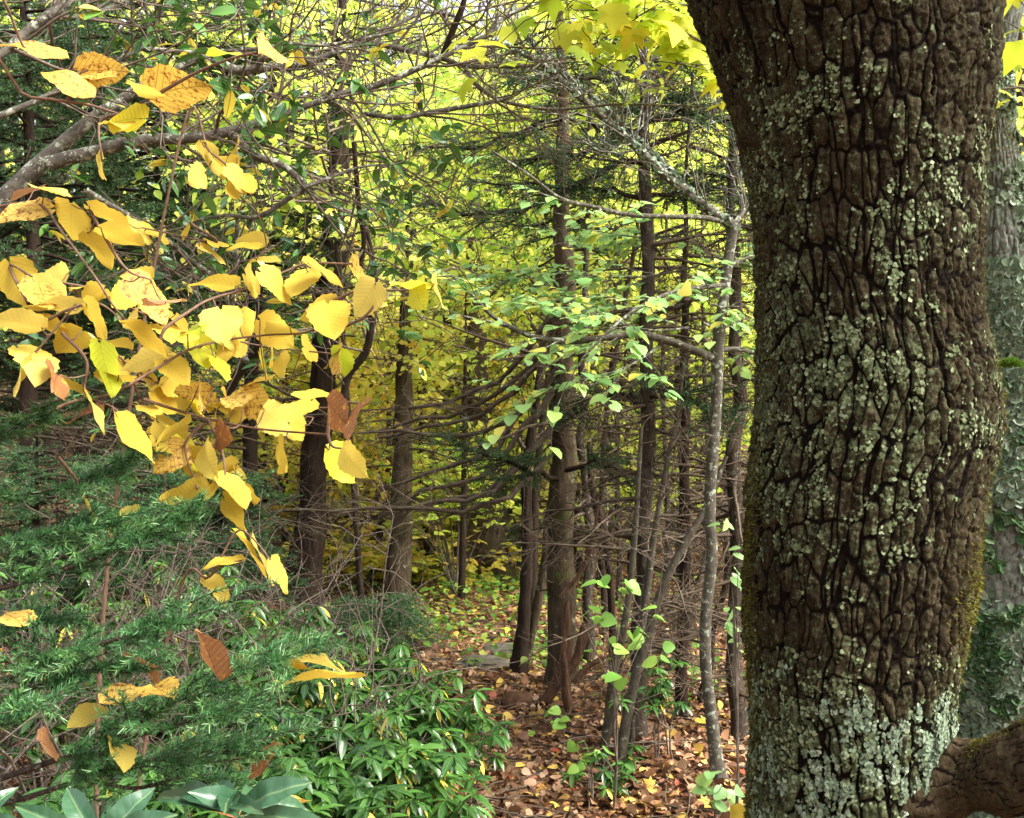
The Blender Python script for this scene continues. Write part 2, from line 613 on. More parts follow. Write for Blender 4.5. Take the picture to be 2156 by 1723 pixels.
def stone_mat():
    m, N, L = new_mat("grey path stone")
    n1 = noise(N, L, 9, 7, 0.7)
    c = ramp(N, [(0.3, (0.045, 0.04, 0.028)), (0.6, (0.12, 0.105, 0.08)), (0.8, (0.1, 0.1, 0.05))])
    L.new(n1, c.inputs[0])
    p = N.new("ShaderNodeBsdfPrincipled")
    p.inputs["Roughness"].default_value = 0.8
    L.new(c.outputs[0], p.inputs["Base Color"])
    b = N.new("ShaderNodeBump")
    b.inputs["Distance"].default_value = 0.02
    L.new(n1, b.inputs["Height"])
    L.new(b.outputs[0], p.inputs["Normal"])
    o = N.new("ShaderNodeOutputMaterial")
    L.new(p.outputs[0], o.inputs[0])
    return m


M['ground'] = ground_mat()
M['stone'] = stone_mat()


def oak_mat(name, dark, c1, c2, c3, lich):
    """lco.x = bark plate height (0 in a furrow), lco.y = plate tint, lco.z = crust lichen cover"""
    m, N, L = new_mat(name)
    h, t, li = lco(N, L)
    c = ramp(N, [(0.0, c1), (0.55, c2), (1.0, c3)])
    tc = N.new("ShaderNodeTexCoord")
    mp = N.new("ShaderNodeMapping")
    mp.inputs["Scale"].default_value = (1, 1, .3)
    L.new(tc.outputs["Object"], mp.inputs[0])
    n1 = noise(N, L, 95, 8, 0.8, mp.outputs[0])
    L.new(mth(N, L, 'ADD', mth(N, L, 'MULTIPLY', t, 0.5), mth(N, L, 'MULTIPLY', mth(N, L, 'SUBTRACT', n1, 0.42), 2.2)), c.inputs[0])
    hr = ramp(N, [(0.1, (0, 0, 0)), (0.4, (1, 1, 1))])
    L.new(h, hr.inputs[0])
    base = mix_col(N, L, hr.outputs[0], dark, c.outputs[0])
    n2 = noise(N, L, 75, 8, 0.8)
    lr = ramp(N, [(0.84, (0, 0, 0)), (0.98, (1, 1, 1))])
    L.new(mth(N, L, 'ADD', mth(N, L, 'MULTIPLY', li, 0.55), mth(N, L, 'MULTIPLY', mth(N, L, 'SUBTRACT', n2, 0.25), 2.0)), lr.inputs[0])
    base = mix_col(N, L, mth(N, L, 'MULTIPLY', mth(N, L, 'MULTIPLY', lr.outputs[0], hr.outputs[0]), 0.85), base, lich)
    p = N.new("ShaderNodeBsdfPrincipled")
    p.inputs["Roughness"].default_value = 0.95
    p.inputs["Specular IOR Level"].default_value = 0.08
    L.new(base, p.inputs["Base Color"])
    b = N.new("ShaderNodeBump")
    b.inputs["Strength"].default_value = 1.0
    b.inputs["Distance"].default_value = 0.016
    L.new(mth(N, L, 'ADD', n1, mth(N, L, 'MULTIPLY', n2, 0.4)), b.inputs["Height"])
    L.new(b.outputs[0], p.inputs["Normal"])
    o = N.new("ShaderNodeOutputMaterial")
    L.new(p.outputs[0], o.inputs[0])
    return m


M['oak_bark'] = oak_mat("furrowed oak bark", (0.008, 0.005, 0.003), (0.012, 0.0085, 0.0042), (0.05, 0.037, 0.019), (0.15, 0.124, 0.074), (0.12, 0.148, 0.072))
M['limb_bark'] = oak_mat("brown limb bark", (0.012, 0.008, 0.005), (0.035, 0.024, 0.012), (0.08, 0.055, 0.03), (0.14, 0.105, 0.06), (0.1, 0.11, 0.055))
M['old_bark'] = oak_mat("lichened pale bark", (0.1, 0.095, 0.08), (0.11, 0.105, 0.085), (0.19, 0.19, 0.16), (0.33, 0.34, 0.3), (0.19, 0.26, 0.19))


# ------------------------------------------------------------------ the setting: forest floor, path, sky stays the world
def sheet(xs, ys, lift=0.0, mask=None):
    X, Y = np.meshgrid(xs, ys)
    v = np.stack([X, Y, gz(X, Y) + lift], -1).reshape(-1, 3)
    idx = np.arange(len(xs) * len(ys)).reshape(len(ys), len(xs))
    f = np.stack([idx[:-1, :-1], idx[:-1, 1:], idx[1:, 1:], idx[1:, :-1]], -1).reshape(-1, 4)
    return v, f


mb = MB()
xs = np.concatenate([np.linspace(-150, -12, 24)[:-1], np.linspace(-12, 12, 97), np.linspace(12, 150, 24)[1:]])
ys = np.concatenate([np.linspace(-40, -2, 10)[:-1], np.linspace(-2, 24, 105), np.linspace(24, 220, 30)[1:]])
v, f = sheet(xs, ys)
mb.add(v, f, np.zeros((len(v), 3)))
tag(mb.build("forest_floor", M['ground']), "brown forest floor under the trees", "ground", kind="structure")

# the trodden path: centre line and half width against distance
PATH = [(2.0, 0.62, 0.5), (4.3, 0.48, 0.46), (5.2, 0.32, 0.4), (6.0, 0.12, 0.36), (6.8, -0.18, 0.34), (7.6, -0.38, 0.34), (8.6, -0.5, 0.36), (10.0, -0.5, 0.36), (12, -0.7, 0.4), (15, -1.4, 0.4)]
PATH = catmull(PATH, 90)
mb = MB()
rows = []
for (y, xc, hw) in PATH:
    rows.append([(xc + hw * s + 0.05 * math.sin(y * 3 + s * 2), y) for s in np.linspace(-1, 1, 9)])
rows = np.array(rows)
pv = np.dstack([rows, gz(rows[..., 0], rows[..., 1]) + 0.012 - 0.03 * (1 - np.linspace(-1, 1, 9)[None] ** 2) + 0.03])
idx = np.arange(pv.shape[0] * 9).reshape(-1, 9)
pf = np.stack([idx[:-1, :-1], idx[:-1, 1:], idx[1:, 1:], idx[1:, :-1]], -1).reshape(-1, 4)
mb.add(pv, pf, np.zeros((pv.shape[0] * 9, 3)))
tag(mb.build("path", M['ground']), "trodden earth path winding between the trees", "path", kind="structure")

# leaf litter: too many to count
mb = MB()
n = 85000
yy = 3.0 + 15.0 * ru(0, 1, n) ** 1.6
xx = ru(-0.56, 0.56, n) * yy + rn(n) * 0.1
nz = fbm(np.stack([xx * 1.1, yy * 1.1, yy * 0], 1), 3, 5)
keep = rng.random(n) < (0.45 + 0.8 * nz)
xx, yy = xx[keep], yy[keep]
n = len(xx)
pos = np.stack([xx, yy, gz(xx, yy) + 0.02 + 0.035 * rng.random(n)], 1)
dirs = nrm(np.stack([rn(n), rn(n), 0.25 * rn(n)], 1))
rr = ru(0, 1, n)
rr = np.where((rr > 0.8) & (rng.random(n) < 0.3), ru(0.2, 0.75, n), rr)
sz = ru(0.025, 0.06, n)
half = n // 3
scatter(mb, T_OVATE, pos[:half], dirs[:half], upn(half, 0.35), sz[:half], rr[:half])
scatter(mb, T_ROUND, pos[half:2 * half], dirs[half:2 * half], upn(half, 0.8), sz[half:2 * half], rr[half:2 * half])
scatter(mb, T_MAPLE, pos[2 * half:], dirs[2 * half:], upn(n - 2 * half, 0.4), sz[2 * half:], rr[2 * half:])
n = 70000
yy = 3.0 + 9.0 * ru(0, 1, n) ** 1.5
xx = ru(-0.56, 0.56, n) * yy
pos = np.stack([xx, yy, gz(xx, yy) + 0.018 + 0.03 * rng.random(n)], 1)
scatter(mb, T_DIA, pos, nrm(np.stack([rn(n), rn(n), 0.4 * rn(n)], 1)), upn(n, .6), ru(.012, .035, n), ru(0, .75, n), 1.2)
tag(mb.build("leaf_litter", M['litter'], smoothed=False), "carpet of fallen brown, red and yellow leaves", "leaf litter", kind="stuff")

# fallen twigs among the litter
mb = MB()
n = 1700
yy = 3.2 + 9 * ru(0, 1, n) ** 1.3
xx = ru(-0.5, 0.5, n) * yy
P0 = np.stack([xx, yy, gz(xx, yy) + 0.045], 1)
pp = grow(P0, np.stack([rn(n), rn(n), 0.04 * rn(n)], 1), ru(0.08, 0.4, n), 5, 0.12)
pp[..., 2] = gz(pp[..., 0], pp[..., 1]) + 0.045 + 0.02 * rng.random((n, 5))
tubes(mb, pp, taper(n, 5, 0.005, 0.0025), 4)
tag(mb.build("fallen_twigs", M['dead_twig']), "thin dead twigs scattered over the leaf litter", "twigs", kind="stuff")

# low green growth
mb = MB()
spots = [(985, 1290, 9.0, .9, 500), (905, 1240, 11, 1.2, 700), (880, 1330, 8, .5, 260), (1130, 1380, 7.2, .35, 240), (1050, 1240, 10, .8, 420),
         (330, 1380, 5.5, .8, 300), (1480, 1400, 6.5, .6, 200), (150, 1250, 8, 1.4, 450), (700, 1240, 11, 1.2, 400), (1300, 1250, 10, 1.4, 350), (1200, 1150, 13, 3, 600)]
for (px, py, d, sp, k) in spots:
    c = at(px, py, d)
    x = c[0] + sp * rn(k) * 0.6
    y = d + sp * rn(k) * 0.8
    pos = np.stack([x, y, gz(x, y) + ru(0.03, 0.16, k)], 1)
    scatter(mb, T_OVATE, pos, nrm(np.stack([rn(k), rn(k), 0.2 * rn(k)], 1)), upn(k, 0.4), ru(0.03, 0.07, k))
tag(mb.build("ground_cover", M['fern'], smoothed=False), "low green plants beside the path", "ground cover", kind="stuff")


# ------------------------------------------------------------------ path stones
def rock(name, px, py, d, sx, sy, sz, label, m='stone', group=None):
    c = at(px, py, d)
    b = np.array([c[0], d, gz(c[0], d)])
    nu, nv = 26, 14
    U, V = np.meshgrid(np.linspace(0, 2 * math.pi, nu, endpoint=False), np.linspace(0, math.pi, nv))
    q = np.stack([np.cos(U) * np.sin(V), np.sin(U) * np.sin(V), np.cos(V)], -1).reshape(-1, 3)
    q = np.sign(q) * np.abs(q) ** 0.7
    s = 1 + 0.45 * (fbm(q * 1.3 + d * 3.1, 4, int(px)) - 0.5)
    v = q * s[:, None] * np.array([sx, sy, sz]) + b + np.array([0, 0, sz * 0.25])
    idx = np.arange(nu * nv).reshape(nv, nu)
    nx = np.roll(idx, -1, 1)
    f = np.stack([idx[:-1], nx[:-1], nx[1:], idx[1:]], -1).reshape(-1, 4)[:, ::-1]
    mb = MB()
    mb.add(v - b, f, np.zeros((len(v), 3)))
    o = mb.build(name, M[m])
    o.location = b
    tag(o, label, "stone" if m == 'stone' else "stump", group)


rock("path_stone", 1018, 1393, 6.85, .19, .17, .06, "flat greenish stone set in the path in front of the other slab", group="flat stones in the path")
rock("path_stone", 1075, 1366, 7.35, .2, .22, .06, "flat pale grey slab behind the greenish stone, left of the forked dark tree", group="flat stones in the path")
rock("path_stone", 1180, 1330, 7.9, .12, .12, .05, "grey stone glimpsed between the forked tree and the middle spruce", group="flat stones in the path")
rock("path_stone", 1190, 1580, 5.0, .16, .06, .022, "thin dark stone edge crossing the near path under leaves", group="flat stones in the path")


# ------------------------------------------------------------------ big trunks with modelled bark
def big_trunk(edges, depth, du, dv, cell, zst, amp, seed, ground_flare=0.0, squash=0.95, lich_fn=None, z_hi=None):
    """edges: (y pixel, left pixel, right pixel) read at the trunk's distance; returns grid data"""
    e = np.array(edges, float)
    zs = EYE - (e[:, 0] - PH / 2) / PF * depth
    cx = ((e[:, 1] + e[:, 2]) / 2 - PW / 2) / PF * depth
    hw = (e[:, 2] - e[:, 1]) / 2 / PF * depth
    o = np.argsort(zs)
    zs, cx, hw = zs[o], cx[o], hw[o]
    nz_ = int((zs[-1] - zs[0]) / dv)
    Z = np.linspace(zs[0], zs[-1], nz_)

    def sm(y):
        q = np.interp(Z, zs, y)
        k = max(3, int(0.05 / dv)) | 1
        return np.convolve(np.pad(q, k, 'edge'), np.ones(k) / k, 'same')[k:-k]
    CX, HW = sm(cx), sm(hw)
    nu = int(2 * math.pi * hw.mean() / du)
    th = np.linspace(0, 2 * math.pi, nu, endpoint=False)
    TH, ZZ = np.meshgrid(th, Z)
    HWg, CXg = HW[:, None], CX[:, None]
    nxn, nyn = np.cos(TH), np.sin(TH)
    bx, by = CXg + HWg * nxn, depth + HWg * squash * nyn
    r0 = hw.mean()
    q = np.stack([nxn * r0, nyn * r0, ZZ], -1).reshape(-1, 3)
    arc = (((TH - math.pi / 2) % (2 * math.pi)) * r0).ravel()          # arc length, seam at the far side
    wv = fbm(q * np.array([6, 6, 4.0]), 3, seed + 50) - 0.5
    wv2 = fbm(q * np.array([17, 17, 9.0]), 3, seed + 51) - 0.5
    uu_ = arc / cell + 1.5 * wv + 0.55 * wv2 + 0.2 * np.sin(ZZ.ravel() * 7)
    vv_ = ZZ.ravel() / cell * zst + 0.9 * (fbm(q * 9, 3, seed + 52) - 0.5) + 0.35 * wv2
    zero = np.zeros_like(uu_) + .5
    f1, f2, cid = worley(np.stack([uu_, vv_, zero], 1), seed, .8, 3.2)
    wid = 0.14 + 0.48 * fbm(q * 11, 3, seed + 53)                      # some furrows gape, others are hairlines
    cc = uu_ * .47 + 1.1 * (fbm(q * np.array([3, 3, 2.0]), 3, seed + 55) - .5) + .5 * wv2
    gd = np.abs((cc % 1.0) - .5) / .47                                 # long furrows that open and close along their length
    gw = np.clip(.7 * fbm(q * np.array([8, 8, 4.0]), 3, seed + 54) - .16, .01, 1)
    wid = wid * (.42 + .66 * smooth(.36, .54, fbm(q * np.array([8, 8, 5.0]), 3, seed + 57)))
    h1 = np.clip(1.25 * (f2 - f1) / wid, 0, 1) ** .9
    h2 = np.clip(gd / gw, 0, 1) ** .85
    h = np.minimum(0.3 + 0.7 * h1, 0.1 + 0.9 * h2)
    k1, k2, kid = worley(np.stack([uu_ * 2.2, vv_ * 2.6, zero], 1) + wv2[:, None], seed + 20, 1.0, 3.0)
    fine = fbm(q * 95, 4, seed + 30)
    mid = fbm(q * np.array([42, 42, 12]), 5, seed + 31)
    step = np.floor(4 * fbm(q * np.array([26, 26, 13]), 4, seed + 32)) / 4        # flakes that lift in layers
    disp = amp * .85 * (h - 0.85) + amp * 0.25 * (cid - 0.5) * h + amp * 0.2 * (kid - .5) * h + amp * .9 * (mid - .5) * h + amp * .9 * (step - .4) * h + amp * 1.0 * (fine - 0.5) + 0.03 * (fbm(q * 2.2, 3, seed + 40) - 0.5)
    hh = smooth(0.38, 0.8, h) * np.clip(0.1 + 1.8 * fine, 0, 1) * (.55 + .45 * smooth(0, .12, k2 - k1))
    cid = np.clip(0.2 * cid + 0.25 * kid + 1.5 * (mid - .32), 0, 1)
    lich = .5 * fbm(q * 7, 3, seed + 60) + .5 * fbm(q * 22, 4, seed + 61)
    if lich_fn is not None:
        lich = lich + lich_fn(q, TH.ravel(), ZZ.ravel())
    X = bx.ravel() + disp * nxn.ravel()
    Y = by.ravel() + disp * nyn.ravel()
    V = np.stack([X, Y, ZZ.ravel()], 1)
    idx = np.arange(nz_ * nu).reshape(nz_, nu)
    nx = np.roll(idx, -1, 1)
    f = np.stack([idx[:-1], nx[:-1], nx[1:], idx[1:]], -1).reshape(-1, 4)
    A = np.stack([hh, cid, np.clip(lich, 0, 1)], 1)
    Nn = np.stack([nxn.ravel(), nyn.ravel(), 0 * nxn.ravel()], 1)
    return V, f, A, Nn, TH.ravel(), ZZ.ravel()


def flake_patch(mb, V, Nn, prob, count, size, tilt=0.5):
    """small ruffled lichen rosettes sitting on a trunk"""
    prob = np.maximum(prob, 0)
    i = rng.choice(len(V), count, p=prob / prob.sum())
    n = count
    nn = nrm(Nn[i] + tilt * rn(n, 3) * 0.35)
    P = V[i] + Nn[i] * 0.001
    u = nrm(np.cross(nn, nrm(rn(n, 3))))
    w = np.cross(nn, u)
    k = 7
    ang = np.arange(k) / k * 2 * math.pi
    s = size * np.clip(np.exp(.5 * rn(n)), .35, 1.7)
    rad = s[:, None] * ru(0.45, 1.15, n, k)
    lift = s[:, None] * ru(0.02, 0.4, n, k)
    ring = P[:, None] + rad[..., None] * (np.cos(ang)[None, :, None] * u[:, None] + np.sin(ang)[None, :, None] * w[:, None]) + lift[..., None] * nn[:, None]
    VV = np.concatenate([P[:, None] + nn[:, None] * 0.0012, ring], 1)
    rnd = np.clip(0.5 + 0.25 * rn(n), 0, 1)
    A = np.zeros((n, k + 1, 3))
    A[:, 1:, 1] = 1
    A[..., 2] = rnd[:, None]
    tf = np.array([(0, 1 + a, 1 + (a + 1) % k) for a in range(k)])
    F = (tf[None] + (np.arange(n) * (k + 1))[:, None, None]).reshape(-1, 3)
    mb.add(VV, F, A)


def moss_patch(mb, V, Nn, prob, count, length, hang=0.6):
    prob = np.maximum(prob, 0)
    i = rng.choice(len(V), count, p=prob / prob.sum())
    n = count
    d = nrm(Nn[i] + 0.5 * rn(n, 3) + np.array([0, 0, -hang]))
    ln = length * ru(0.4, 1.2, n)
    pp = grow(V[i] - Nn[i] * 0.001, d, ln, 3, 0.35)
    w = nrm(np.cross(d, rn(n, 3))) * 0.0009
    VV = np.stack([pp[:, 0] - w, pp[:, 0] + w, pp[:, 1] + w, pp[:, 1] - w, pp[:, 2]], 1)
    A = np.zeros((n, 5, 3))
    A[..., 2] = rng.random(n)[:, None]
    b = np.arange(n) * 5
    mb.add(VV, [np.stack([b, b + 1, b + 2, b + 3], 1), np.stack([b + 3, b + 2, b + 4], 1)], A)


OAK = [(-700, 1240, 2110), (-350, 1350, 2100), (0, 1462, 2087), (100, 1497, 2086), (250, 1543, 2076), (400, 1580, 2054), (500, 1594, 2050), (650, 1602, 2050),
       (720, 1601, 2066), (790, 1600, 2086), (870, 1597, 2094), (940, 1590, 2090), (1000, 1581, 2068), (1100, 1573, 2050), (1250, 1570, 2036),
       (1350, 1575, 2016), (1450, 1582, 1998), (1550, 1588, 1990), (1723, 1580, 1990), (1950, 1555, 2030), (2200, 1500, 2100), (2420, 1380, 2230)]
OAK_D = 2.62


def oak_lich(q, th, z):
    px_y = PH / 2 - (z - EYE) / OAK_D * PF
    a = 0.16 * np.exp(-((px_y - 800) / 230) ** 2) * (np.cos(th - R(215)) > 0.3)
    b = 0.3 * smooth(1380, 1560, px_y)
    c = -0.12 * np.exp(-((px_y - 1230) / 130) ** 2)
    return a + b + c + 0.05


V, f, A, Nn, TH, ZZ = big_trunk(OAK, OAK_D, 0.0027, 0.0028, 0.036, 0.40, 0.016, 3, lich_fn=oak_lich)
oak = Thing("oak_tree", "massive dark oak trunk with deep furrowed bark and pale lichen, nearest on the right", "tree", (V[0, 0] - .4, OAK_D, gz(.9, OAK_D)))
mb = MB()
mb.add(V, f, A)
oak.part("trunk", mb, M['oak_bark'])
front = (np.sin(TH) < 0.35).astype(float)
px_y = PH / 2 - (ZZ - EYE) / OAK_D * PF
vis = front * (px_y > -60) * (px_y < 1790)
mb = MB()
flake_patch(mb, V, Nn, vis * A[:, 0] * smooth(0.5, 0.62, A[:, 2]) * smooth(.42, .55, fbm(V * 24, 4, 67)) + 0.003 * vis * A[:, 0], 11000, 0.0036)
oak.part("lichen", mb, M['lichen'], smoothed=False)
mb = MB()
flake_patch(mb, V, Nn, vis * A[:, 0] * smooth(0.62, 0.72, A[:, 2]) * smooth(.42, .56, fbm(V * 16, 4, 66)) * smooth(1300, 1500, px_y) + 0.0004 * vis * A[:, 0], 10000, 0.0038)
flake_patch(mb, V, Nn, vis * np.exp(-((px_y - (1460 + 520 * (TH - R(292)))) / 160) ** 2) * np.exp(-((TH - R(303)) / 0.09) ** 2) * (px_y > 1500) * (px_y < 1730) + 1e-9, 700, 0.006, 0.8)
tag(oak.part("lichen", mb, M['lichen_pale'], smoothed=False), "pale blue green lichen crust round the oak's foot")
mb = MB()
left = np.exp(-((TH - R(183)) / 0.16) ** 2) * (smooth(880, 1050, px_y) + 0.25 * smooth(150, 400, px_y))
right = (np.exp(-((TH - R(352)) / 0.2) ** 2) * smooth(400, 620, px_y) + 1.3 * np.exp(-((TH - R(335)) / 0.35) ** 2) * np.exp(-((px_y - 1240) / 110) ** 2))
moss_patch(mb, V, Nn, (left + right) * (px_y < 1800), 15000, 0.014)
oak.part("moss", mb, M['moss'], smoothed=False)
# the low limb that leaves the foot of the trunk to the right
lp = np.array([(1860, 1668, 2.55, 120), (1925, 1662, 2.53, 112), (1975, 1648, 2.51, 92), (2020, 1637, 2.48, 76), (2060, 1634, 2.45, 70), (2110, 1632, 2.4, 84), (2200, 1600, 2.33, 92), (2350, 1560, 2.25, 92), (2600, 1520, 2.2, 85)], float)
pts = np.array([np.append(at(a, b, d), r / PF * d) for a, b, d, r in lp])
cp = catmull(pts, 220)
sides = 130
tt = nrm(np.gradient(cp[:, :3], axis=0))
uu = nrm(np.cross(tt, UP))
ww = np.cross(tt, uu)
ang = np.linspace(0, 2 * math.pi, sides, endpoint=False)
ring = cp[:, None, :3] + cp[:, None, 3:4] * (np.cos(ang)[None, :, None] * uu[:, None] + np.sin(ang)[None, :, None] * ww[:, None])
fl = ring.reshape(-1, 3)
nn = nrm((ring - cp[:, None, :3]).reshape(-1, 3))
larc = np.repeat(np.concatenate([[0], np.cumsum(np.linalg.norm(np.diff(cp[:, :3], axis=0), axis=1))]), sides)
larc_u = np.tile(ang, 220) * .075
lw = fbm(fl * 14, 3, 80) - .5
f1, f2, cid = worley(np.stack([larc_u / .015 + 2.2 * lw, larc / .1 + 1.2 * lw, 0 * larc + .5], 1), 81, .9, 3.0)
lh = np.clip((f2 - f1) / np.clip(.9 * fbm(fl * 12, 3, 82) - .28, .03, 1), 0, 1) ** .9
lfine = fbm(fl * 90, 4, 83)
fl = fl + nn * ((fbm(fl * 8, 3, 77) - 0.5) * 0.035 + .0035 * (lh - .8) + .008 * (lfine - .5) + .008 * (fbm(fl * np.array([20, 60, 60]), 4, 78) - .5))[:, None]
limb_a = np.stack([smooth(.25, .7, lh) * np.clip(.2 + 1.5 * lfine, 0, 1), np.clip(.3 * cid + lfine - .2, 0, 1), np.clip(.2 + .45 * fbm(fl * 12, 4, 84), 0, 1)], 1)
idx = np.arange(220 * sides).reshape(220, sides)
nx = np.roll(idx, -1, 1)
mb = MB()
mb.add(fl, np.stack([idx[:-1], nx[:-1], nx[1:], idx[1:]], -1).reshape(-1, 4), limb_a)
tag(oak.part("limb", mb, M['limb_bark']), "thick brown limb low on the oak's right side")
mb = MB()
top = np.maximum(nn[:, 2] - 0.6, 0)
moss_patch(mb, fl, nn, top * (fbm(fl * 8, 3, 5) > 0.54), 1500, 0.008, 0.0)
oak.part("moss", mb, M['moss'], smoothed=False)

# the second big tree, behind the oak at the right edge
OLD = [(-300, 2030, 2210), (150, 2055, 2130), (260, 2058, 2135), (400, 2052, 2158), (600, 2040, 2215), (800, 2020, 2235), (1000, 2015, 2250), (1300, 1998, 2280), (1600, 1990, 2330), (1950, 1950, 2430)]
OLD_D = 3.7
V, f, A, Nn, TH, ZZ = big_trunk(OLD, OLD_D, 0.006, 0.006, 0.03, 0.3, 0.009, 23, lich_fn=lambda q, th, z: 0.1)
old = Thing("lichen_tree", "pale leaning trunk thick with green lichen and moss, behind the oak's right edge", "tree", (2.0, OLD_D, gz(2.0, OLD_D)))
mb = MB()
mb.add(V, f, A)
old.part("trunk", mb, M['old_bark'])
px_y = PH / 2 - (ZZ - EYE) / OLD_D * PF
vis = (np.sin(TH) < 0.3) * (px_y > 150) * (px_y < 1700) * (np.cos(TH) < 0.75)
nf = fbm(V * 5, 3, 99)
mb = MB()
flake_patch(mb, V, Nn, vis * smooth(0.3, 0.55, nf) * (0.5 + A[:, 0]), 16000, 0.012, 1.1)
old.part("lichen", mb, M['lichen_pale'], smoothed=False)
mb = MB()
flake_patch(mb, V, Nn, vis * (np.exp(-((px_y - 1330) / 210) ** 2) + 0.3 * np.exp(-((px_y - 850) / 60) ** 2)) * smooth(0.5, 0.58, fbm(V * 9, 4, 121)), 5000, 0.014, 2.2)
tag(old.part("leafy_liverwort", mb, M['liverwort'], smoothed=False), "dark green leafy growth over the lower trunk")
mb = MB()
moss_patch(mb, V, Nn, vis * (np.exp(-((px_y - 720) / 60) ** 2) + np.exp(-((px_y - 1540) / 60) ** 2) + 0.45) * smooth(0.5, 0.65, fbm(V * 3, 3, 43)), 9000, 0.02, 0.2)
old.part("moss", mb, M['moss'], smoothed=False)
c = at(2128, 772, 3.3)
q = nrm(rn(2600, 3))
q[:, 2] = np.abs(q[:, 2])
mb = MB()
moss_patch(mb, c + q * np.array([.03, .03, .022]), q, np.ones(2600), 4200, 0.010, -0.2)
tag(old.part("moss_cushion", mb, M['moss_green'], smoothed=False), "bright green moss cushion on the pale trunk")


# ------------------------------------------------------------------ trees of the middle distance
def px_path(pts, d, n, down=True, top_z=None, kink=0.0):
    """pixel polyline (x, y, radius) at distance d, base first -> smoothed (n, 4) points with radius in metres"""
    q = []
    for p in pts:
        dd = p[3] if len(p) > 3 else d
        q.append(np.append(at(p[0], p[1], dd), p[2] / PF * dd))
    q = np.array(q)
    if down:
        b = q[0].copy()
        g = gz(b[0], b[1])
        if b[2] > g - 0.05:
            b[2] = g - 0.12
            b[3] *= 1.35
            q = np.vstack([b, q])
    if top_z is not None and q[-1, 2] < top_z:
        t = q[-1].copy()
        s = (q[-1, :3] - q[-2, :3]) / max(q[-1, 2] - q[-2, 2], .05)
        t[:3] += np.clip(s, -.15, 1) * (top_z - t[2])
        t[2] = top_z
        t[3] *= 0.45
        q = np.vstack([q, t])
    if kink:
        m_ = max(10, len(q) * 2)
        q = catmull(q, m_)
        q[1:, :2] += rn(m_ - 1, 2) * kink
    return catmull(q, n)


def trunk_mesh(mb, c, sides=18, rough=0.16, seed=0, flare=0.5):
    P, r = c[:, :3], np.maximum(c[:, 3], 0.002)
    K = len(P)
    t = nrm(np.gradient(P, axis=0))
    u = nrm(np.cross(t, np.array([[0.1, 1.0, 0.05]])))
    w = np.cross(t, u)
    ang = np.arange(sides) / sides * 2 * math.pi
    dirv = np.cos(ang)[None, :, None] * u[:, None] + np.sin(ang)[None, :, None] * w[:, None]
    s = np.linalg.norm(np.diff(P, axis=0), axis=1)
    arc = np.concatenate([[0], np.cumsum(s)])
    fl = 1 + flare * np.exp(-arc / (r[0] * 2.2 + 1e-6))[:, None] * (0.6 + 0.6 * np.cos(ang * 3 + seed)[None])
    base = P[:, None] + dirv * r[:, None, None]
    nz1 = fbm(base.reshape(-1, 3) * (0.35 / max(r.mean(), .01)), 4, seed).reshape(K, sides) - 0.5
    v = P[:, None] + dirv * (r[:, None] * fl * (1 + rough * 2 * nz1))[..., None]
    A = np.zeros((K, sides, 3))
    A[..., 1] = arc[:, None]
    idx = np.arange(K * sides).reshape(K, sides)
    nx = np.roll(idx, -1, 1)
    mb.add(v, np.stack([idx[:-1], nx[:-1], nx[1:], idx[1:]], -1).reshape(-1, 4), A)


def along(c, n, z0, z1):
    z = c[:, 2]
    zz = np.sort(ru(z0, z1, n))
    return np.stack([np.interp(zz, z, c[:, k]) for k in range(4)], 1)


def spruce_limbs(dead, green, needle_mb, c, nb, blen, z0, zg, z1, per_m=130, az=None, nlen=0.019, nw=0.0045, fine=1.0, droop=0.0):
    """whorled boughs: bare below zg, needled above"""
    o = along(c, nb, z0, z1)
    a = ru(0, 2 * math.pi, nb) if az is None else np.radians(ru(az[0], az[1], nb))
    hfrac = np.clip((o[:, 2] - z0) / max(z1 - z0, .1), 0, 1)
    D = np.stack([np.cos(a), np.sin(a), ru(-0.25, 0.2, nb)], 1)
    L = blen * ru(0.45, 1.1, nb) * (1 - 0.3 * hfrac)
    P = o[:, :3] + D * o[:, 3:4] * 0.6
    br = grow(P, D, L, 7, 0.1, (0, 0, -0.03 - droop))
    rad = taper(nb, 7, 0.006 + 0.007 * L, 0.002)
    isg = o[:, 2] > zg
    for g in (False, True):
        b, r = br[isg == g], rad[isg == g]
        if len(b) == 0:
            continue
        mb = green if g else dead
        tubes(mb, b, r, 4)
        k2 = int((13 if g else 11) * fine)
        p, t, rr, i, tt = sample(b, r, k2, 0.15, 1.0)
        LL = np.linalg.norm(b[:, -1] - b[:, 0], axis=1)[i]
        tw = grow(p, side_dirs(t, 35, 75, 0.75 if g else 0.5), LL * ru(0.12, 0.42, len(p)) * (1.1 - 0.6 * tt), 4, 0.16, (0, 0, -0.04))
        tr = taper(len(p), 4, np.minimum(rr * 0.6, .004), 0.0014)
        tubes(mb, tw, tr, 3)
        p, t, rr, i, tt = sample(tw, tr, 5 if g else 3, 0.2, 1.0)
        t3 = grow(p, side_dirs(t, 30, 65, 0.7 if g else 0.35), ru(0.05, 0.16, len(p)), 3, 0.15)
        tubes(mb, t3, taper(len(p), 3, 0.0018, 0.001), 3)
        if g:
            needles(needle_mb, tw, per_m, nlen, nw)
            needles(needle_mb, t3, per_m, nlen, nw)


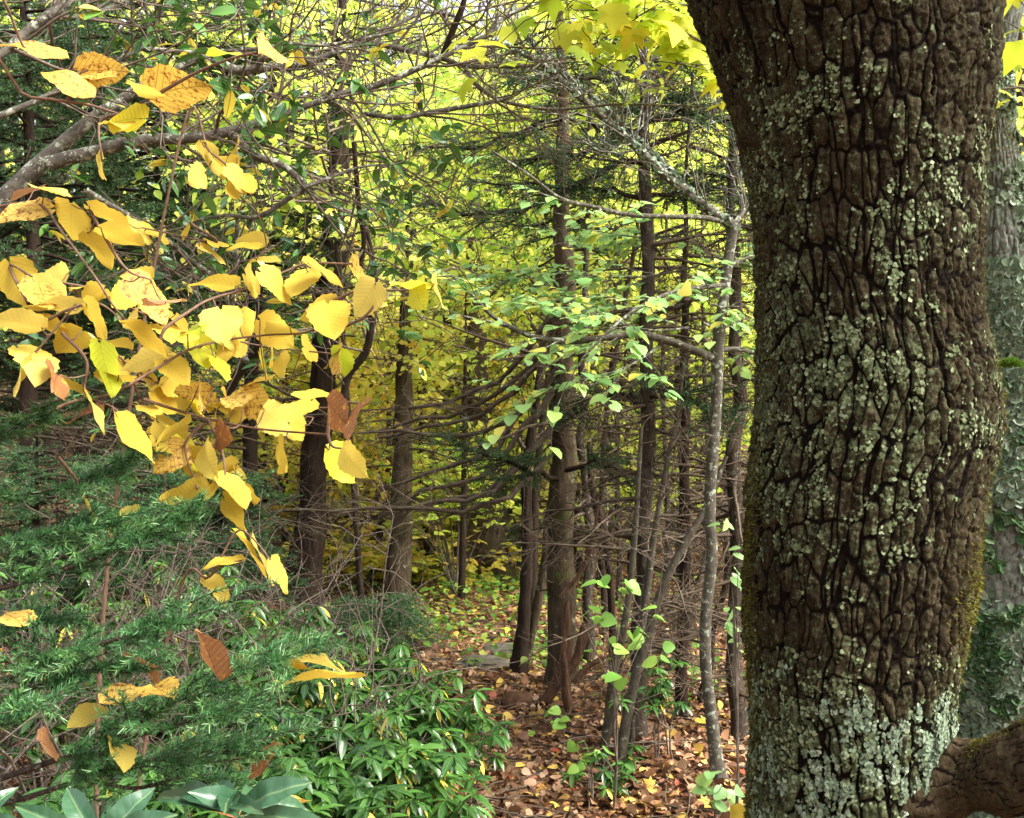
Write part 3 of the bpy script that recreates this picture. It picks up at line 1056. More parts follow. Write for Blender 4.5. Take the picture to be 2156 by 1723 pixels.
def spruce(label, pts, d, nb, blen, z0, zg, bark='spruce_bark', top=7.5, per_m=120, name="spruce_tree", sides=18, az=None, fine=1.0, n=60, group="dark conifer trunks along the path", extra=None, zmax=None):
    c = px_path(pts, d, n, True, top, .009)
    b = c[0, :3].copy()
    b[2] = gz(b[0], b[1])
    T = Thing(name, label, "tree", b, group)
    mb = MB()
    trunk_mesh(mb, c, sides, 0.2, int(pts[0][0]))
    o = along(c, 26, c[1, 2] + .1, min(c[-1, 2], 3.4))
    a = ru(0, 6.28, 26)
    D = np.stack([np.cos(a), np.sin(a), ru(-.3, .4, 26)], 1)
    tubes(mb, grow(o[:, :3] + D * o[:, 3:4] * .7, D, o[:, 3] * ru(.6, 2.2, 26), 3, .1), taper(26, 3, .006, .004), 5)
    T.part("trunk", mb, M[bark])
    dead, green, nd = MB(), MB(), MB()
    if nb:
        spruce_limbs(dead, green, nd, c, nb, blen, max(z0, c[0, 2] + .1), zg, min(zmax or top, top) - 0.2, per_m, az, fine=fine)
    if extra:
        extra(dead, green, nd, c)
    if dead.n:
        T.part("dead_branches", dead, M['dead_twig'])
    if green.n:
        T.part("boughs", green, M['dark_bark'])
    if nd.n:
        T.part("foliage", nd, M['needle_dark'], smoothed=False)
    return T, c


def bough(dead, green, nd, pts, d0, d1, green_from=0.0, width=0.3, per_m=160, n_side=26):
    """one explicit bough through pixel points, with flat side sprays"""
    m = len(pts)
    q = np.array([np.append(at(p[0], p[1], d0 + (d1 - d0) * k / (m - 1)), p[2] / PF * d0) for k, p in enumerate(pts)])
    c = catmull(q, 12)
    c[1:, :3] += rn(11, 3) * .011
    b, r = c[None, :, :3], c[None, :, 3]
    tubes(green if nd is not None else dead, b, r, 5)
    p, t, rr, i, tt = sample(b, r, n_side, 0.15, 1.0)
    tw = grow(p, side_dirs(t, 30, 65, 0.8 if nd is not None else 0.45), width * ru(0.4, 1.2, len(p)) * (1.15 - 0.6 * tt), 4, 0.14, (0, 0, -0.03))
    tr = taper(len(p), 4, np.minimum(rr * .6, .004), 0.0013)
    tubes(green if nd is not None else dead, tw, tr, 3)
    p, t, rr, i, tt = sample(tw, tr, 5, 0.15, 1.0)
    t3 = grow(p, side_dirs(t, 30, 60, 0.75 if nd is not None else .4), width * 0.4 * ru(0.4, 1.1, len(p)), 3, 0.12)
    tubes(green if nd is not None else dead, t3, taper(len(p), 3, 0.0017, 0.001), 3)
    if nd is not None:
        needles(nd, tw, per_m, 0.019, 0.0045)
        needles(nd, t3, per_m, 0.019, 0.0045)


# dark leaning spruce left of the path
spruce("dark leaning spruce trunk left of the path, rising behind the yellow leaves",
       [(640, 1240, 40), (655, 1100, 31), (662, 1000, 28), (674, 850, 29), (686, 700, 28), (696, 600, 28), (706, 480, 27), (713, 380, 24), (716, 280, 21), (720, 150, 16), (722, 20, 10)],
       9.0, 38, 1.15, 0.7, 3.7, 'dark_bark', 6.6, sides=24, n=90)
spruce("mossy straight spruce trunk between the dark leaning spruce and the broad old trunk",
       [(840, 1275, 27), (845, 1150, 23), (846, 1000, 21), (850, 880, 19), (852, 750, 16), (856, 600, 11), (860, 500, 6)], 9.0, 16, .8, 1.0, 2.6, 'mossy_bark', 3.1)


def arcs(dead, green, nd, c):
    for k in range(9):
        o = k * 42 + random.uniform(-26, 26)
        j = 70 * (random.random() - .4)
        bough(dead, green, None, [(1178 - 3 * k, 640 + o, 7), (1110 - k * 2, 735 + o * .92, 6.5), (1030, 800 + o * .85 + j, 5.5), (960, 828 + o * .8 + j, 5),
                                  (860, 842 + o * .78 + j * 1.8, 4), (760 + 130 * random.random() ** 2 - 8 * k, 856 + o * .75 + j * 2.4, 2.2)], 6.2, 6.9 - 0.12 * k, width=0.36, n_side=17)
    bough(dead, green, nd, [(1175, 1010, 6), (1110, 985, 5), (1040, 960, 4), (960, 930, 2)], 6.1, 5.6, width=0.34, n_side=34)
    bough(dead, green, nd, [(1190, 990, 6), (1240, 975, 5), (1280, 980, 3), (1330, 1000, 2)], 6.1, 5.8, width=0.25, n_side=26)
    bough(dead, green, nd, [(1185, 420, 6), (1100, 440, 5), (1000, 450, 4), (900, 430, 2)], 6.2, 6.0, width=0.42, n_side=30)
    bough(dead, green, nd, [(1185, 250, 6), (1090, 280, 5), (980, 310, 4), (860, 300, 2)], 6.2, 6.6, width=0.42, n_side=30)


spruce("middle spruce trunk beside the path, long bare branches sweeping to its left",
       [(1188, 1480, 32), (1182, 1350, 30), (1180, 1200, 29), (1181, 1050, 27), (1181, 950, 27), (1182, 800, 26), (1184, 700, 25), (1186, 560, 21), (1184, 430, 18), (1180, 200, 12), (1180, 0, 8)],
       6.3, 16, 0.9, 1.2, 2.7, 'mossy_bark', 4.9, sides=24, n=90, extra=arcs, fine=.8)


def s4_boughs(dead, green, nd, c):
    for pts in ([(1360, 270, 6), (1280, 300, 5), (1180, 320, 4), (1060, 345, 2)], [(1360, 420, 6), (1270, 400, 5), (1150, 395, 4), (1000, 380, 2)],
                [(1360, 330, 6), (1300, 345, 5), (1230, 380, 4), (1120, 420, 2)], [(1362, 250, 5), (1430, 240, 4), (1500, 250, 3), (1580, 270, 2)],
                [(1362, 420, 5), (1440, 400, 4), (1520, 400, 3), (1590, 420, 2)], [(1362, 850, 5), (1300, 830, 4), (1250, 850, 3), (1200, 880, 2)],
                [(1362, 840, 5), (1420, 830, 4), (1470, 850, 3), (1520, 870, 2)], [(1360, 170, 5), (1260, 170, 4), (1160, 160, 3), (1080, 170, 2)],
                [(1362, 120, 5), (1440, 130, 4), (1520, 160, 3), (1600, 170, 2)]):
        bough(dead, green, nd, pts, 5.3, 5.3 + ru(-.5, .7), width=0.32, n_side=30)


spruce("slim spruce trunk amid dense dead twigs, with a grey stem leaning against it",
       [(1352, 1645, 24), (1345, 1500, 19), (1352, 1300, 18), (1358, 1150, 17), (1361, 1000, 16), (1364, 800, 15), (1366, 600, 14), (1361, 400, 13), (1356, 240, 11), (1352, 50, 8)],
       5.3, 50, 0.75, 0.35, 3.6, top=4.2, extra=s4_boughs)
spruce("thin dark spruce pole just left of the pale lichened stem",
       [(1432, 1560, 15), (1436, 1400, 12.5), (1438, 1200, 12), (1440, 1000, 11), (1441, 780, 9), (1446, 600, 7), (1450, 400, 4)], 5.7, 56, 0.8, 0.25, 2.9, 'dark_bark', 4.1)
spruce("reddish dark spruce pole between the pale lichened stem and the oak",
       [(1556, 1620, 20), (1552, 1400, 17), (1549, 1150, 16), (1548, 900, 15), (1547, 700, 14), (1545, 560, 12), (1543, 350, 8)], 5.4, 60, 0.8, 0.2, 2.5, 'spruce_bark', 4.2)
spruce("crooked thin spruce directly right of the middle spruce",
       [(1240, 1385, 13), (1238, 1250, 11), (1236, 1100, 11), (1232, 1000, 10), (1222, 900, 9), (1226, 780, 8), (1230, 600, 6)], 7.0, 40, 0.8, 0.9, 2.4, 'spruce_bark', 4.0)
spruce("thin leaning dark pole low among the dead twigs, left of the oak",
       [(1465, 1560, 11), (1480, 1440, 9), (1500, 1330, 8), (1530, 1200, 7), (1560, 1050, 6)], 6.0, 26, 0.6, 0.3, 3.0, 'dark_bark', 2.4)
k = 0
for px, base, d, lab in ((1300, 1290, 9.5, "far spruce pole seen between the crooked spruce and the slim spruce"), (1400, 1300, 9.0, "far spruce pole seen between the slim spruce and the thin dark pole"),
                         (1485, 1280, 9.2, "far spruce pole showing behind the pale lichened stem"), (1525, 1250, 10.5, "farther spruce pole just left of the reddish dark pole"),
                         (1130, 1240, 11.0, "far mossy pole seen left of the middle spruce"), (1070, 1190, 13.5, "far dim spruce right of the broad old trunk"),
                         (1260, 1240, 12.5, "dim distant spruce right of the crooked thin spruce")):
    spruce(lab, [(px, base, 60 / d), (px + 4, base - 250, 52 / d), (px + ru(-8, 8), base - 600, 40 / d), (px + ru(-10, 10), base - 900, 22 / d)], d, 34, .9, 0.4, 3.6, 'spruce_bark', 4.6, 60, fine=.7, n=40)

# dark spruces that fill the left half behind the leaning limbs
for px, base, d, z0, zg, nb, bl, lab in ((60, 1230, 7.2, .6, 1.7, 120, 1.35, "dark dense spruce at the left edge behind the big yellow leaves"),
                                         (330, 1240, 8.2, .6, 1.9, 130, 1.45, "dark spruce behind the forked limb in the upper left"),
                                         (520, 1225, 8.6, .7, 2.3, 100, 1.4, "dark spruce standing just left of the leaning spruce"),
                                         (200, 1230, 10.5, .5, 1.4, 120, 1.9, "farther dark spruce half hidden between two spruces on the left"),
                                         (-90, 1230, 8.8, .5, 1.6, 110, 1.7, "dark spruce cut by the left edge of the view")):
    spruce(lab, [(px, base, 140 / d), (px + 6, base - 300, 135 / d), (px + ru(-12, 12), base - 700, 105 / d), (px + ru(-12, 12), base - 1100, 70 / d)], d, nb, bl, z0, zg, 'dark_bark', 1.6 + d * .41, 300, n=50, zmax=1.6 + .40 * d,
           group="dark spruces filling the left background")
for px, base, d, lab in ((600, 1190, 12.0, "spruce with high dark boughs behind the leaning spruce's top"),):
    spruce(lab, [(px, base, 80 / d), (px, base - 400, 70 / d), (px + 8, base - 900, 40 / d)], d, 34, 1.7, 2.2, 3.6, 'dark_bark', 6.0, 80, n=40, group="spruces with high dark boughs", fine=.6)

# broad old trunk beyond the bend
c = px_path([(1015, 1222, 54), (1010, 1150, 45), (1006, 1060, 38), (1004, 950, 33), (1002, 800, 27), (1000, 500, 16), (998, 300, 8)], 10.6, 60, True, 4.5)
T = Thing("old_tree", "broad mossy old trunk standing at the bend of the path", "tree", (c[0, 0], c[0, 1], gz(c[0, 0], c[0, 1])))
mb = MB()
trunk_mesh(mb, c, 40, 0.2, 5, 0.7)
T.part("trunk", mb, M['mossy_bark'])
mb = MB()
m_ = 5000
kk = rng.integers(0, 12, m_)
ang = ru(-0.6, 1.0, m_)
nn = np.stack([np.cos(ang), -np.abs(np.sin(ang)) - .2, 0 * ang], 1)
moss_patch(mb, c[kk, :3] + nn * c[kk, 3:4] * 1.15 + rn(m_, 3) * .02, nn, np.ones(m_), m_, 0.03, .2)
T.part("moss", mb, M['moss'], smoothed=False)

# thin stem in front of it
c = px_path([(972, 1250, 8), (975, 1150, 7), (976, 1050, 6), (978, 900, 5)], 9.2, 30, True, 2.6)
T = Thing("sapling", "thin dark sapling stem directly in front of the broad old trunk", "sapling", c[0, :3])
mb = MB()
trunk_mesh(mb, c, 10, .1, 8)
T.part("stem", mb, M['dark_bark'])
mb = MB()
o = along(c, 14, 1.0, 2.5)
b = grow(o[:, :3], np.stack([rn(14), rn(14), ru(0, .5, 14)], 1), ru(.25, .6, 14), 5, .15)
tubes(mb, b, taper(14, 5, .005, .0015), 3)
T.part("twigs", mb, M['twig'])

# forked dark tree by the path
T = Thing("forked_tree", "dark forked tree leaning over the path, two stems from one foot", "tree", at(1096, 1420, 6.6))
mb = MB()
c1 = px_path([(1092, 1424, 19), (1100, 1340, 15), (1106, 1250, 13), (1110, 1150, 12), (1108, 1000, 11), (1114, 940, 10), (1128, 860, 8), (1136, 790, 7), (1160, 720, 5)], 6.6, 60, True)
trunk_mesh(mb, c1, 16, .2, 1)
T.part("stem", mb, M['dark_bark'])
mb = MB()
c2 = px_path([(1100, 1424, 12), (1116, 1350, 9), (1132, 1270, 10), (1148, 1190, 10), (1152, 1120, 9), (1166, 1020, 7), (1180, 940, 5)], 6.7, 50, True)
trunk_mesh(mb, c2, 14, .2, 2)
T.part("stem", mb, M['mossy_bark'])
mb = MB()
bough(mb, mb, None, [(1112, 945, 5), (1085, 925, 4), (1055, 905, 3), (1020, 880, 2)], 6.6, 6.5, width=.15, n_side=6)
bough(mb, mb, None, [(1136, 790, 5), (1150, 740, 4), (1140, 700, 3)], 6.6, 6.6, width=.2, n_side=8)
T.part("twigs", mb, M['twig'])

# rotten wood at the foot of the middle spruce
T = Thing("dead_snag", "rotten dark snag propped at the foot of the middle spruce", "snag", at(1180, 1490, 5.9))
for pts, d in (([(1140, 1480, 11), (1158, 1462, 12), (1178, 1420, 13), (1190, 1375, 11), (1192, 1310, 9), (1195, 1265, 4)], 5.85),
               ([(1200, 1500, 10), (1192, 1460, 10), (1188, 1410, 8), (1186, 1370, 3)], 5.7),
               ([(1186, 1428, 9), (1212, 1390, 10), (1226, 1345, 11), (1234, 1310, 8)], 5.85),
               ([(1208, 1438, 7), (1232, 1410, 7), (1258, 1392, 6), (1290, 1378, 2)], 5.7),
               ([(1178, 1258, 4), (1214, 1218, 5), (1240, 1166, 5), (1254, 1110, 4), (1258, 1040, 3)], 5.8)):
    mb = MB()
    trunk_mesh(mb, px_path(pts, d, 34, False), 14, .32, int(pts[0][0]), 0.0)
    T.part("dead_stem", mb, M['dead_wood'])
rock("rotten_stump", 1092, 1480, 5.9, .09, .07, .07, "small black rotten stump on the path edge, left of the snag", 'dead_wood')
T = Thing("dead_branch", "curved dead root lying right of the path under the leafy shoots", "branch", at(1300, 1600, 4.9))
mb = MB()
trunk_mesh(mb, px_path([(1205, 1628, 3), (1240, 1622, 7), (1280, 1640, 8), (1310, 1660, 6), (1330, 1690, 3)], 4.8, 30, False), 10, .3, 3, 0)
T.part("wood", mb, M['dead_wood'])

# grey leaning stems
for lab, pts, d in (("grey leaning stem crossing the slim spruce to the upper right", [(1300, 1645, 12), (1322, 1500, 11), (1345, 1400, 11), (1372, 1310, 10), (1400, 1225, 9), (1448, 1135, 8), (1490, 1060, 6), (1530, 960, 4)], 4.9),
                    ("grey upright stem left of the leaning one, behind the green leafy shoot", [(1262, 1645, 11), (1278, 1540, 10), (1290, 1430, 9), (1312, 1330, 8), (1328, 1220, 7), (1340, 1080, 6), (1350, 900, 4)], 5.0),
                    ("pale thin stem close against the slim spruce", [(1322, 1640, 8), (1334, 1500, 8), (1348, 1350, 8), (1362, 1250, 8), (1374, 1150, 7), (1400, 1000, 6), (1425, 880, 5), (1440, 760, 4)], 5.1),
                    ("yellowish leaning stem behind the pale lichened stem", [(1440, 1400, 6), (1470, 1230, 6), (1510, 1090, 5), (1560, 960, 4)], 6.4),
                    ("bent dark stem curving down right of the crooked spruce", [(1290, 1330, 8), (1285, 1230, 8), (1275, 1130, 8), (1258, 1070, 8), (1245, 1010, 7), (1240, 930, 5)], 6.8)):
    c = px_path(pts, d, 44, True)
    T = Thing("sapling", lab, "sapling", (c[0, 0], c[0, 1], gz(c[0, 0], c[0, 1])), "thin bare stems right of the path")
    mb = MB()
    trunk_mesh(mb, c, 12, .14, int(pts[0][0]), .4)
    T.part("stem", mb, M['stem_bark' if 'dark' not in lab else 'dark_bark'])
    mb = MB()
    o = along(c, 16, c[8, 2], c[-1, 2])
    b = grow(o[:, :3], np.stack([rn(16), rn(16), ru(0.1, .8, 16)], 1), ru(.2, .6, 16), 5, .2)
    r = taper(16, 5, .004, .0013)
    tubes(mb, b, r, 3)
    p, t, rr, i, tt = sample(b, r, 3)
    tubes(mb, grow(p, side_dirs(t), ru(.06, .2, len(p)), 4, .2), taper(len(p), 4, .002, .001), 3)
    T.part("twigs", mb, M['twig'])


# ------------------------------------------------------------------ pale lichened tree with arching limbs and layered leaves
def spray(mb_t, mb_l, c, n_tw, tw_len, n_lf, size, T=None, sag=-.05, lo=.15):
    b, r = c[None, :, :3], c[None, :, 3]
    p, t, rr, i, tt = sample(b, r, n_tw, lo, 1.0)
    tw = grow(p, side_dirs(t, 25, 65, .8), tw_len * ru(.4, 1.2, len(p)), 5, .16, (0, 0, sag * .3))
    tr = taper(len(p), 5, np.minimum(rr * .5, .003), .001)
    tubes(mb_t, tw, tr, 4)
    p, t, rr, i, tt = sample(tw, tr, n_lf, .2, 1.0)
    D = side_dirs(t, 20, 75, .85)
    D[:, 2] -= .12
    h_ = len(p) // 2
    for a_, T_ in ((slice(0, h_), T or T_ROUND), (slice(h_, None), T or T_OVATE)):
        scatter(mb_l, T_, p[a_], D[a_], upn(len(p[a_]), .22), size * ru(.4, 1.15, len(p[a_])), np.clip(.5 + .32 * rn(len(p[a_])), 0, 1))


T = Thing("lichen_sapling", "pale lichen spotted slender tree left of the oak, with arching limbs and green leaves", "tree", at(1520, 1665, 4.75))
c = px_path([(1522, 1668, 19), (1508, 1600, 15), (1497, 1500, 13), (1486, 1400, 12.5), (1486, 1300, 12), (1499, 1170, 12), (1494, 1080, 12), (1500, 960, 12.5), (1508, 850, 12.5), (1511, 740, 12.5), (1522, 640, 11.5), (1536, 530, 11), (1546, 470, 11)], 4.75, 110, True)
mb = MB()
trunk_mesh(mb, c, 22, .16, 4, .3)
T.part("trunk", mb, M['lichen_bark'])
twm, lfm = MB(), MB()
LIMBS = [([(1546, 475, 11), (1505, 450, 10), (1442, 402, 9.5), (1392, 362, 9), (1342, 312, 8.5), (1280, 256, 8), (1212, 196, 7), (1150, 142, 6), (1100, 112, 5), (1040, 90, 3)], 4.75, 4.5),
         ([(1480, 432, 6), (1430, 380, 6), (1380, 330, 6), (1330, 282, 5.5), (1262, 215, 5), (1190, 160, 4), (1120, 90, 3), (1080, 20, 2)], 4.7, 4.9),
         ([(1506, 757, 9), (1462, 738, 8.5), (1400, 716, 8), (1340, 704, 7.5), (1280, 711, 7), (1200, 719, 6.5), (1130, 711, 5.5), (1076, 690, 5), (1032, 662, 4), (990, 618, 3), (950, 580, 2)], 4.75, 4.4),
         ([(1546, 472, 6), (1482, 459, 5.5), (1400, 456, 5), (1322, 452, 5), (1250, 436, 4.5), (1180, 418, 4), (1109, 366, 3), (1038, 320, 2)], 4.75, 4.3),
         ([(1532, 600, 5), (1480, 605, 5), (1420, 614, 4.5), (1360, 640, 4), (1300, 680, 3), (1240, 740, 2)], 4.75, 4.2),
         ([(1548, 470, 6), (1568, 440, 5), (1590, 400, 4), (1620, 330, 3)], 4.75, 5.2),
         ([(1506, 740, 5), (1550, 735, 5), (1600, 745, 4), (1660, 740, 3)], 4.75, 5.0),
         ([(1530, 560, 5), (1570, 545, 4), (1620, 520, 3)], 4.75, 5.1)]
lims = []
for pts, d0, d1 in LIMBS:
    m_ = len(pts)
    q = np.array([np.append(at(p[0], p[1], d0 + (d1 - d0) * k / (m_ - 1)), p[2] / PF * d0) for k, p in enumerate(pts)])
    c = catmull(q, 40)
    lims.append(c)
    mb = MB()
    trunk_mesh(mb, c, 12, .22, int(pts[1][0]), 0)
    T.part("limb", mb, M['lichen_bark'])
for k in (2, 4, 3, 6, 7):
    spray(twm, lfm, lims[k], 16 if k in (2, 4) else 9, .45, 7, .066)
for k in (0, 1, 5):   # upper limbs carry mostly bare twigs
    b, r = lims[k][None, :, :3], lims[k][None, :, 3]
    p, t, rr, i, tt = sample(b, r, 22, .1, 1)
    tw = grow(p, side_dirs(t, 25, 70), ru(.15, .7, len(p)), 6, .25, (0, 0, .05))
    tr = taper(len(p), 6, .004, .0014)
    tubes(twm, tw, tr, 4)
    p, t, rr, i, tt = sample(tw, tr, 4)
    tubes(twm, grow(p, side_dirs(t), ru(.08, .3, len(p)), 5, .25), taper(len(p), 5, .0022, .001), 3)
# extra flat layers of leaves reaching left and right of the stem
for (xa, ya, xb, yb, d0, d1, nt_) in ((1470, 560, 1080, 590, 5.0, 5.6, 22), (1440, 640, 1110, 640, 5.2, 5.4, 22), (1450, 690, 1180, 660, 4.6, 4.4, 16), (1500, 540, 1610, 560, 4.9, 5.4, 14), (1480, 680, 1610, 670, 4.9, 5.2, 14),
                                      (1400, 720, 1150, 840, 4.7, 4.3, 12), (1480, 480, 1180, 500, 5.2, 6.0, 18), (1500, 640, 1600, 620, 4.7, 4.6, 10)):
    q = np.array([np.append(at(xa + (xb - xa) * s, ya + (yb - ya) * s + 14 * math.sin(s * 5), d0 + (d1 - d0) * s), .005 * (1.15 - s)) for s in np.linspace(0, 1, 8)])
    c = catmull(q, 30)
    tubes(twm, c[None, :, :3], c[None, :, 3], 5)
    spray(twm, lfm, c, nt_, .42, 7, .066)
T.part("twigs", twm, M['grey_bark'])
T.part("foliage", lfm, M['pale_green'])
mb = MB()
for c in lims[:2]:
    i = rng.integers(0, 40, 1300)
    nn = nrm(rn(1300, 3))
    flake_patch(mb, c[i, :3] + nn * c[i, 3:4] + rn(1300, 3) * .004, nn, np.ones(1300), 1300, .008, 1.2)
T.part("lichen", mb, M['lichen_pale'], smoothed=False)

# leafy shoots low on the right
for lab, px, base, d, tops in (("slender green shoot with rounded pale green leaves in front of the leaning stems", 1290, 1640, 4.5, [(1250, 1240), (1310, 1230), (1265, 1300), (1330, 1340), (1385, 1290), (1240, 1290), (1390, 1380), (1290, 1420), (1300, 1350), (1360, 1340)]),
                               ("small green shoot near the path with two tiers of leaves", 1240, 1640, 4.6, [(1225, 1560), (1250, 1590), (1235, 1630), (1215, 1600)]),
                               ("tiny green seedling in the middle of the litter beside the snag", 1180, 1525, 5.2, [(1165, 1500), (1190, 1512)]),
                               ("pale narrow leaved shoot in front of the reddish pole", 1545, 1640, 4.2, [(1530, 1110), (1555, 1160), (1540, 1210), (1565, 1240), (1525, 1330), (1560, 1350), (1540, 1270)]),
                               ("low pale green seedling at the foot of the pale lichened stem", 1500, 1700, 4.2, [(1500, 1640), (1480, 1660), (1530, 1660), (1550, 1680), (1515, 1690)])):
    base3 = at(px, base, d)
    base3[2] = gz(base3[0], d)
    T = Thing("green_shoot", lab, "plant", base3, "green shoots right of the path")
    st, lf = MB(), MB()
    for (tx, ty) in tops:
        e = at(tx, ty, d + ru(-.15, .15))
        mid = base3 * .35 + e * .65 + np.array([0, 0, .06])
        fork = base3 + np.array([.01, 0, .62 * (e[2] - base3[2])])
        c = catmull(np.array([np.append(base3, .0045), np.append(base3 * .5 + fork * .5 + [.012, 0, 0], .0038), np.append(fork, .003), np.append(fork * .4 + e * .6 + [0, 0, .03], .0018), np.append(e, .001)]), 16)
        tubes(st, c[None, :, :3], c[None, :, 3], 5)
        k_ = 3
        p = np.repeat(e[None], k_, 0) + rn(k_, 3) * .02
        D = nrm(np.stack([rn(k_), rn(k_) * .7, ru(-.5, .1, k_)], 1))
        nrmv = upn(k_, .4) + np.array([0, -.5, 0])
        scatter(lf, T_LANCE if 'narrow' in lab else T_ROUND, p, D, nrmv, ru(.045, .075, k_), ru(.2, .8, k_), 1.6 if 'narrow' in lab else 1.0)
    T.part("stem", st, M['twig'])
    T.part("leaves", lf, M['pale_green'] if 'narrow' in lab or 'seedling at' in lab else M['shoot'])


# ------------------------------------------------------------------ broadleaf trees beyond the conifers
def broadleaf(name, label, x, y, h, cz, rad, n_cl, n_lf, size, m, group, T_=None, bark='dark_bark', lo=.5, tr_=1.0):
    base = np.array([x, y, gz(x, y)])
    T = Thing(name, label, "tree", base, group)
    tr = MB()
    top = base + np.array([ru(-.4, .4), ru(-.4, .4), h * .85])
    q = np.array([np.append(base - [0, 0, .15], .11 * tr_), np.append(base * .7 + top * .3 + np.array([ru(-.15, .15), 0, 0]), .085 * tr_), np.append(base * .35 + top * .65, .06 * tr_), np.append(top, .02 * tr_)])
    c = catmull(q, 26)
    trunk_mesh(tr, c, 12, .15, int(abs(x) * 10), .4)
    T.part("trunk", tr, M[bark])
    o = along(c, 16, base[2] + lo, top[2] - .2)
    D = np.stack([rn(16), rn(16), ru(.0, .8, 16)], 1)
    br = grow(o[:, :3], D, rad[0] * ru(.5, 1.15, 16), 7, .14, (0, 0, .02))
    r = taper(16, 7, np.maximum(o[:, 3] * .45, .012), .003)
    lm, lf = MB(), MB()
    tubes(lm, br, r, 5)
    p, t, rr, i, tt = sample(br, r, n_cl // 16, .25, 1)
    tw = grow(p, side_dirs(t, 25, 75, .5), rad[0] * ru(.15, .5, len(p)), 4, .2)
    r2 = taper(len(p), 4, .006, .0018)
    tubes(lm, tw, r2, 3)
    T.part("limbs", lm, M['twig'])
    p, t, rr, i, tt = sample(tw, r2, n_lf, .1, 1)
    n = len(p)
    p = p + rn(n, 3) * np.array([.12, .12, .05])
    tone = np.clip(.5 + .22 * rn(len(tw))[i] + .16 * rn(n), 0, 1)
    D = side_dirs(t, 20, 90, .6)
    D[:, 2] -= .25
    scatter(lf, T_ or T_DIA, p, D, nrm(upn(n, .9) + np.array([0, -.35, 0])), size * ru(.6, 1.2, n), tone)
    T.part("crown", lf, M[m], smoothed=False)
    return T


def pxx(px, d):
    return (px - PW / 2) / PF * d


lime_a = broadleaf("broadleaf_tree", "lime green tree filling the gap between the leaning spruce and the middle spruce", pxx(960, 14), 14, 7, 4, (2.6,), 176, 15, .125, 'bg_lime', "lime green trees beyond the conifers")
lime_b = broadleaf("broadleaf_tree", "lime green tree behind the middle spruce's upper trunk", pxx(1180, 13.2), 13.2, 6.4, 3.5, (2.4,), 176, 15, .125, 'bg_lime', "lime green trees beyond the conifers")
gold_a = broadleaf("broadleaf_tree", "low golden yellow tree showing between the leaning spruce and the mossy spruce", pxx(770, 12.5), 12.5, 3.3, 2.0, (1.8,), 192, 16, .115, 'bg_gold', "golden trees beyond the conifers")
gold_b = broadleaf("broadleaf_tree", "golden tree low behind the mossy straight spruce", pxx(900, 14.5), 14.5, 3.0, 2.0, (1.8,), 176, 16, .115, 'bg_gold', "golden trees beyond the conifers")
lime_c = broadleaf("broadleaf_tree", "lime leaved understory tree over the middle spruce's bare sweeping branches", pxx(1120, 8.6), 8.6, 4.6, 3, (1.7,), 176, 16, .075, 'bg_lime', "lime green trees beyond the conifers", T_OVATE, lo=1.75, tr_=.35)
lime_d = broadleaf("broadleaf_tree", "slender lime leaved sapling with its crown high right of the leaning spruce", pxx(770, 7.6), 7.6, 5.4, 3, (1.35,), 176, 15, .07, 'bg_lime', "lime green trees beyond the conifers", T_OVATE, lo=2.75, tr_=.22)
lime_e = broadleaf("broadleaf_tree", "slender lime leaved sapling with its crown high between the middle and the slim spruce", pxx(1275, 7.6), 7.6, 5.4, 3, (1.2,), 160, 15, .07, 'bg_lime', "lime green trees beyond the conifers", T_OVATE, lo=3.0, tr_=.22)
gold_c = broadleaf("broadleaf_tree", "small golden tree close beside the mossy straight spruce, on its left", pxx(775, 10.2), 10.2, 3.3, 3, (1.5,), 176, 18, .075, 'bg_gold', "golden trees beyond the conifers", T_OVATE, lo=.7, tr_=.35)
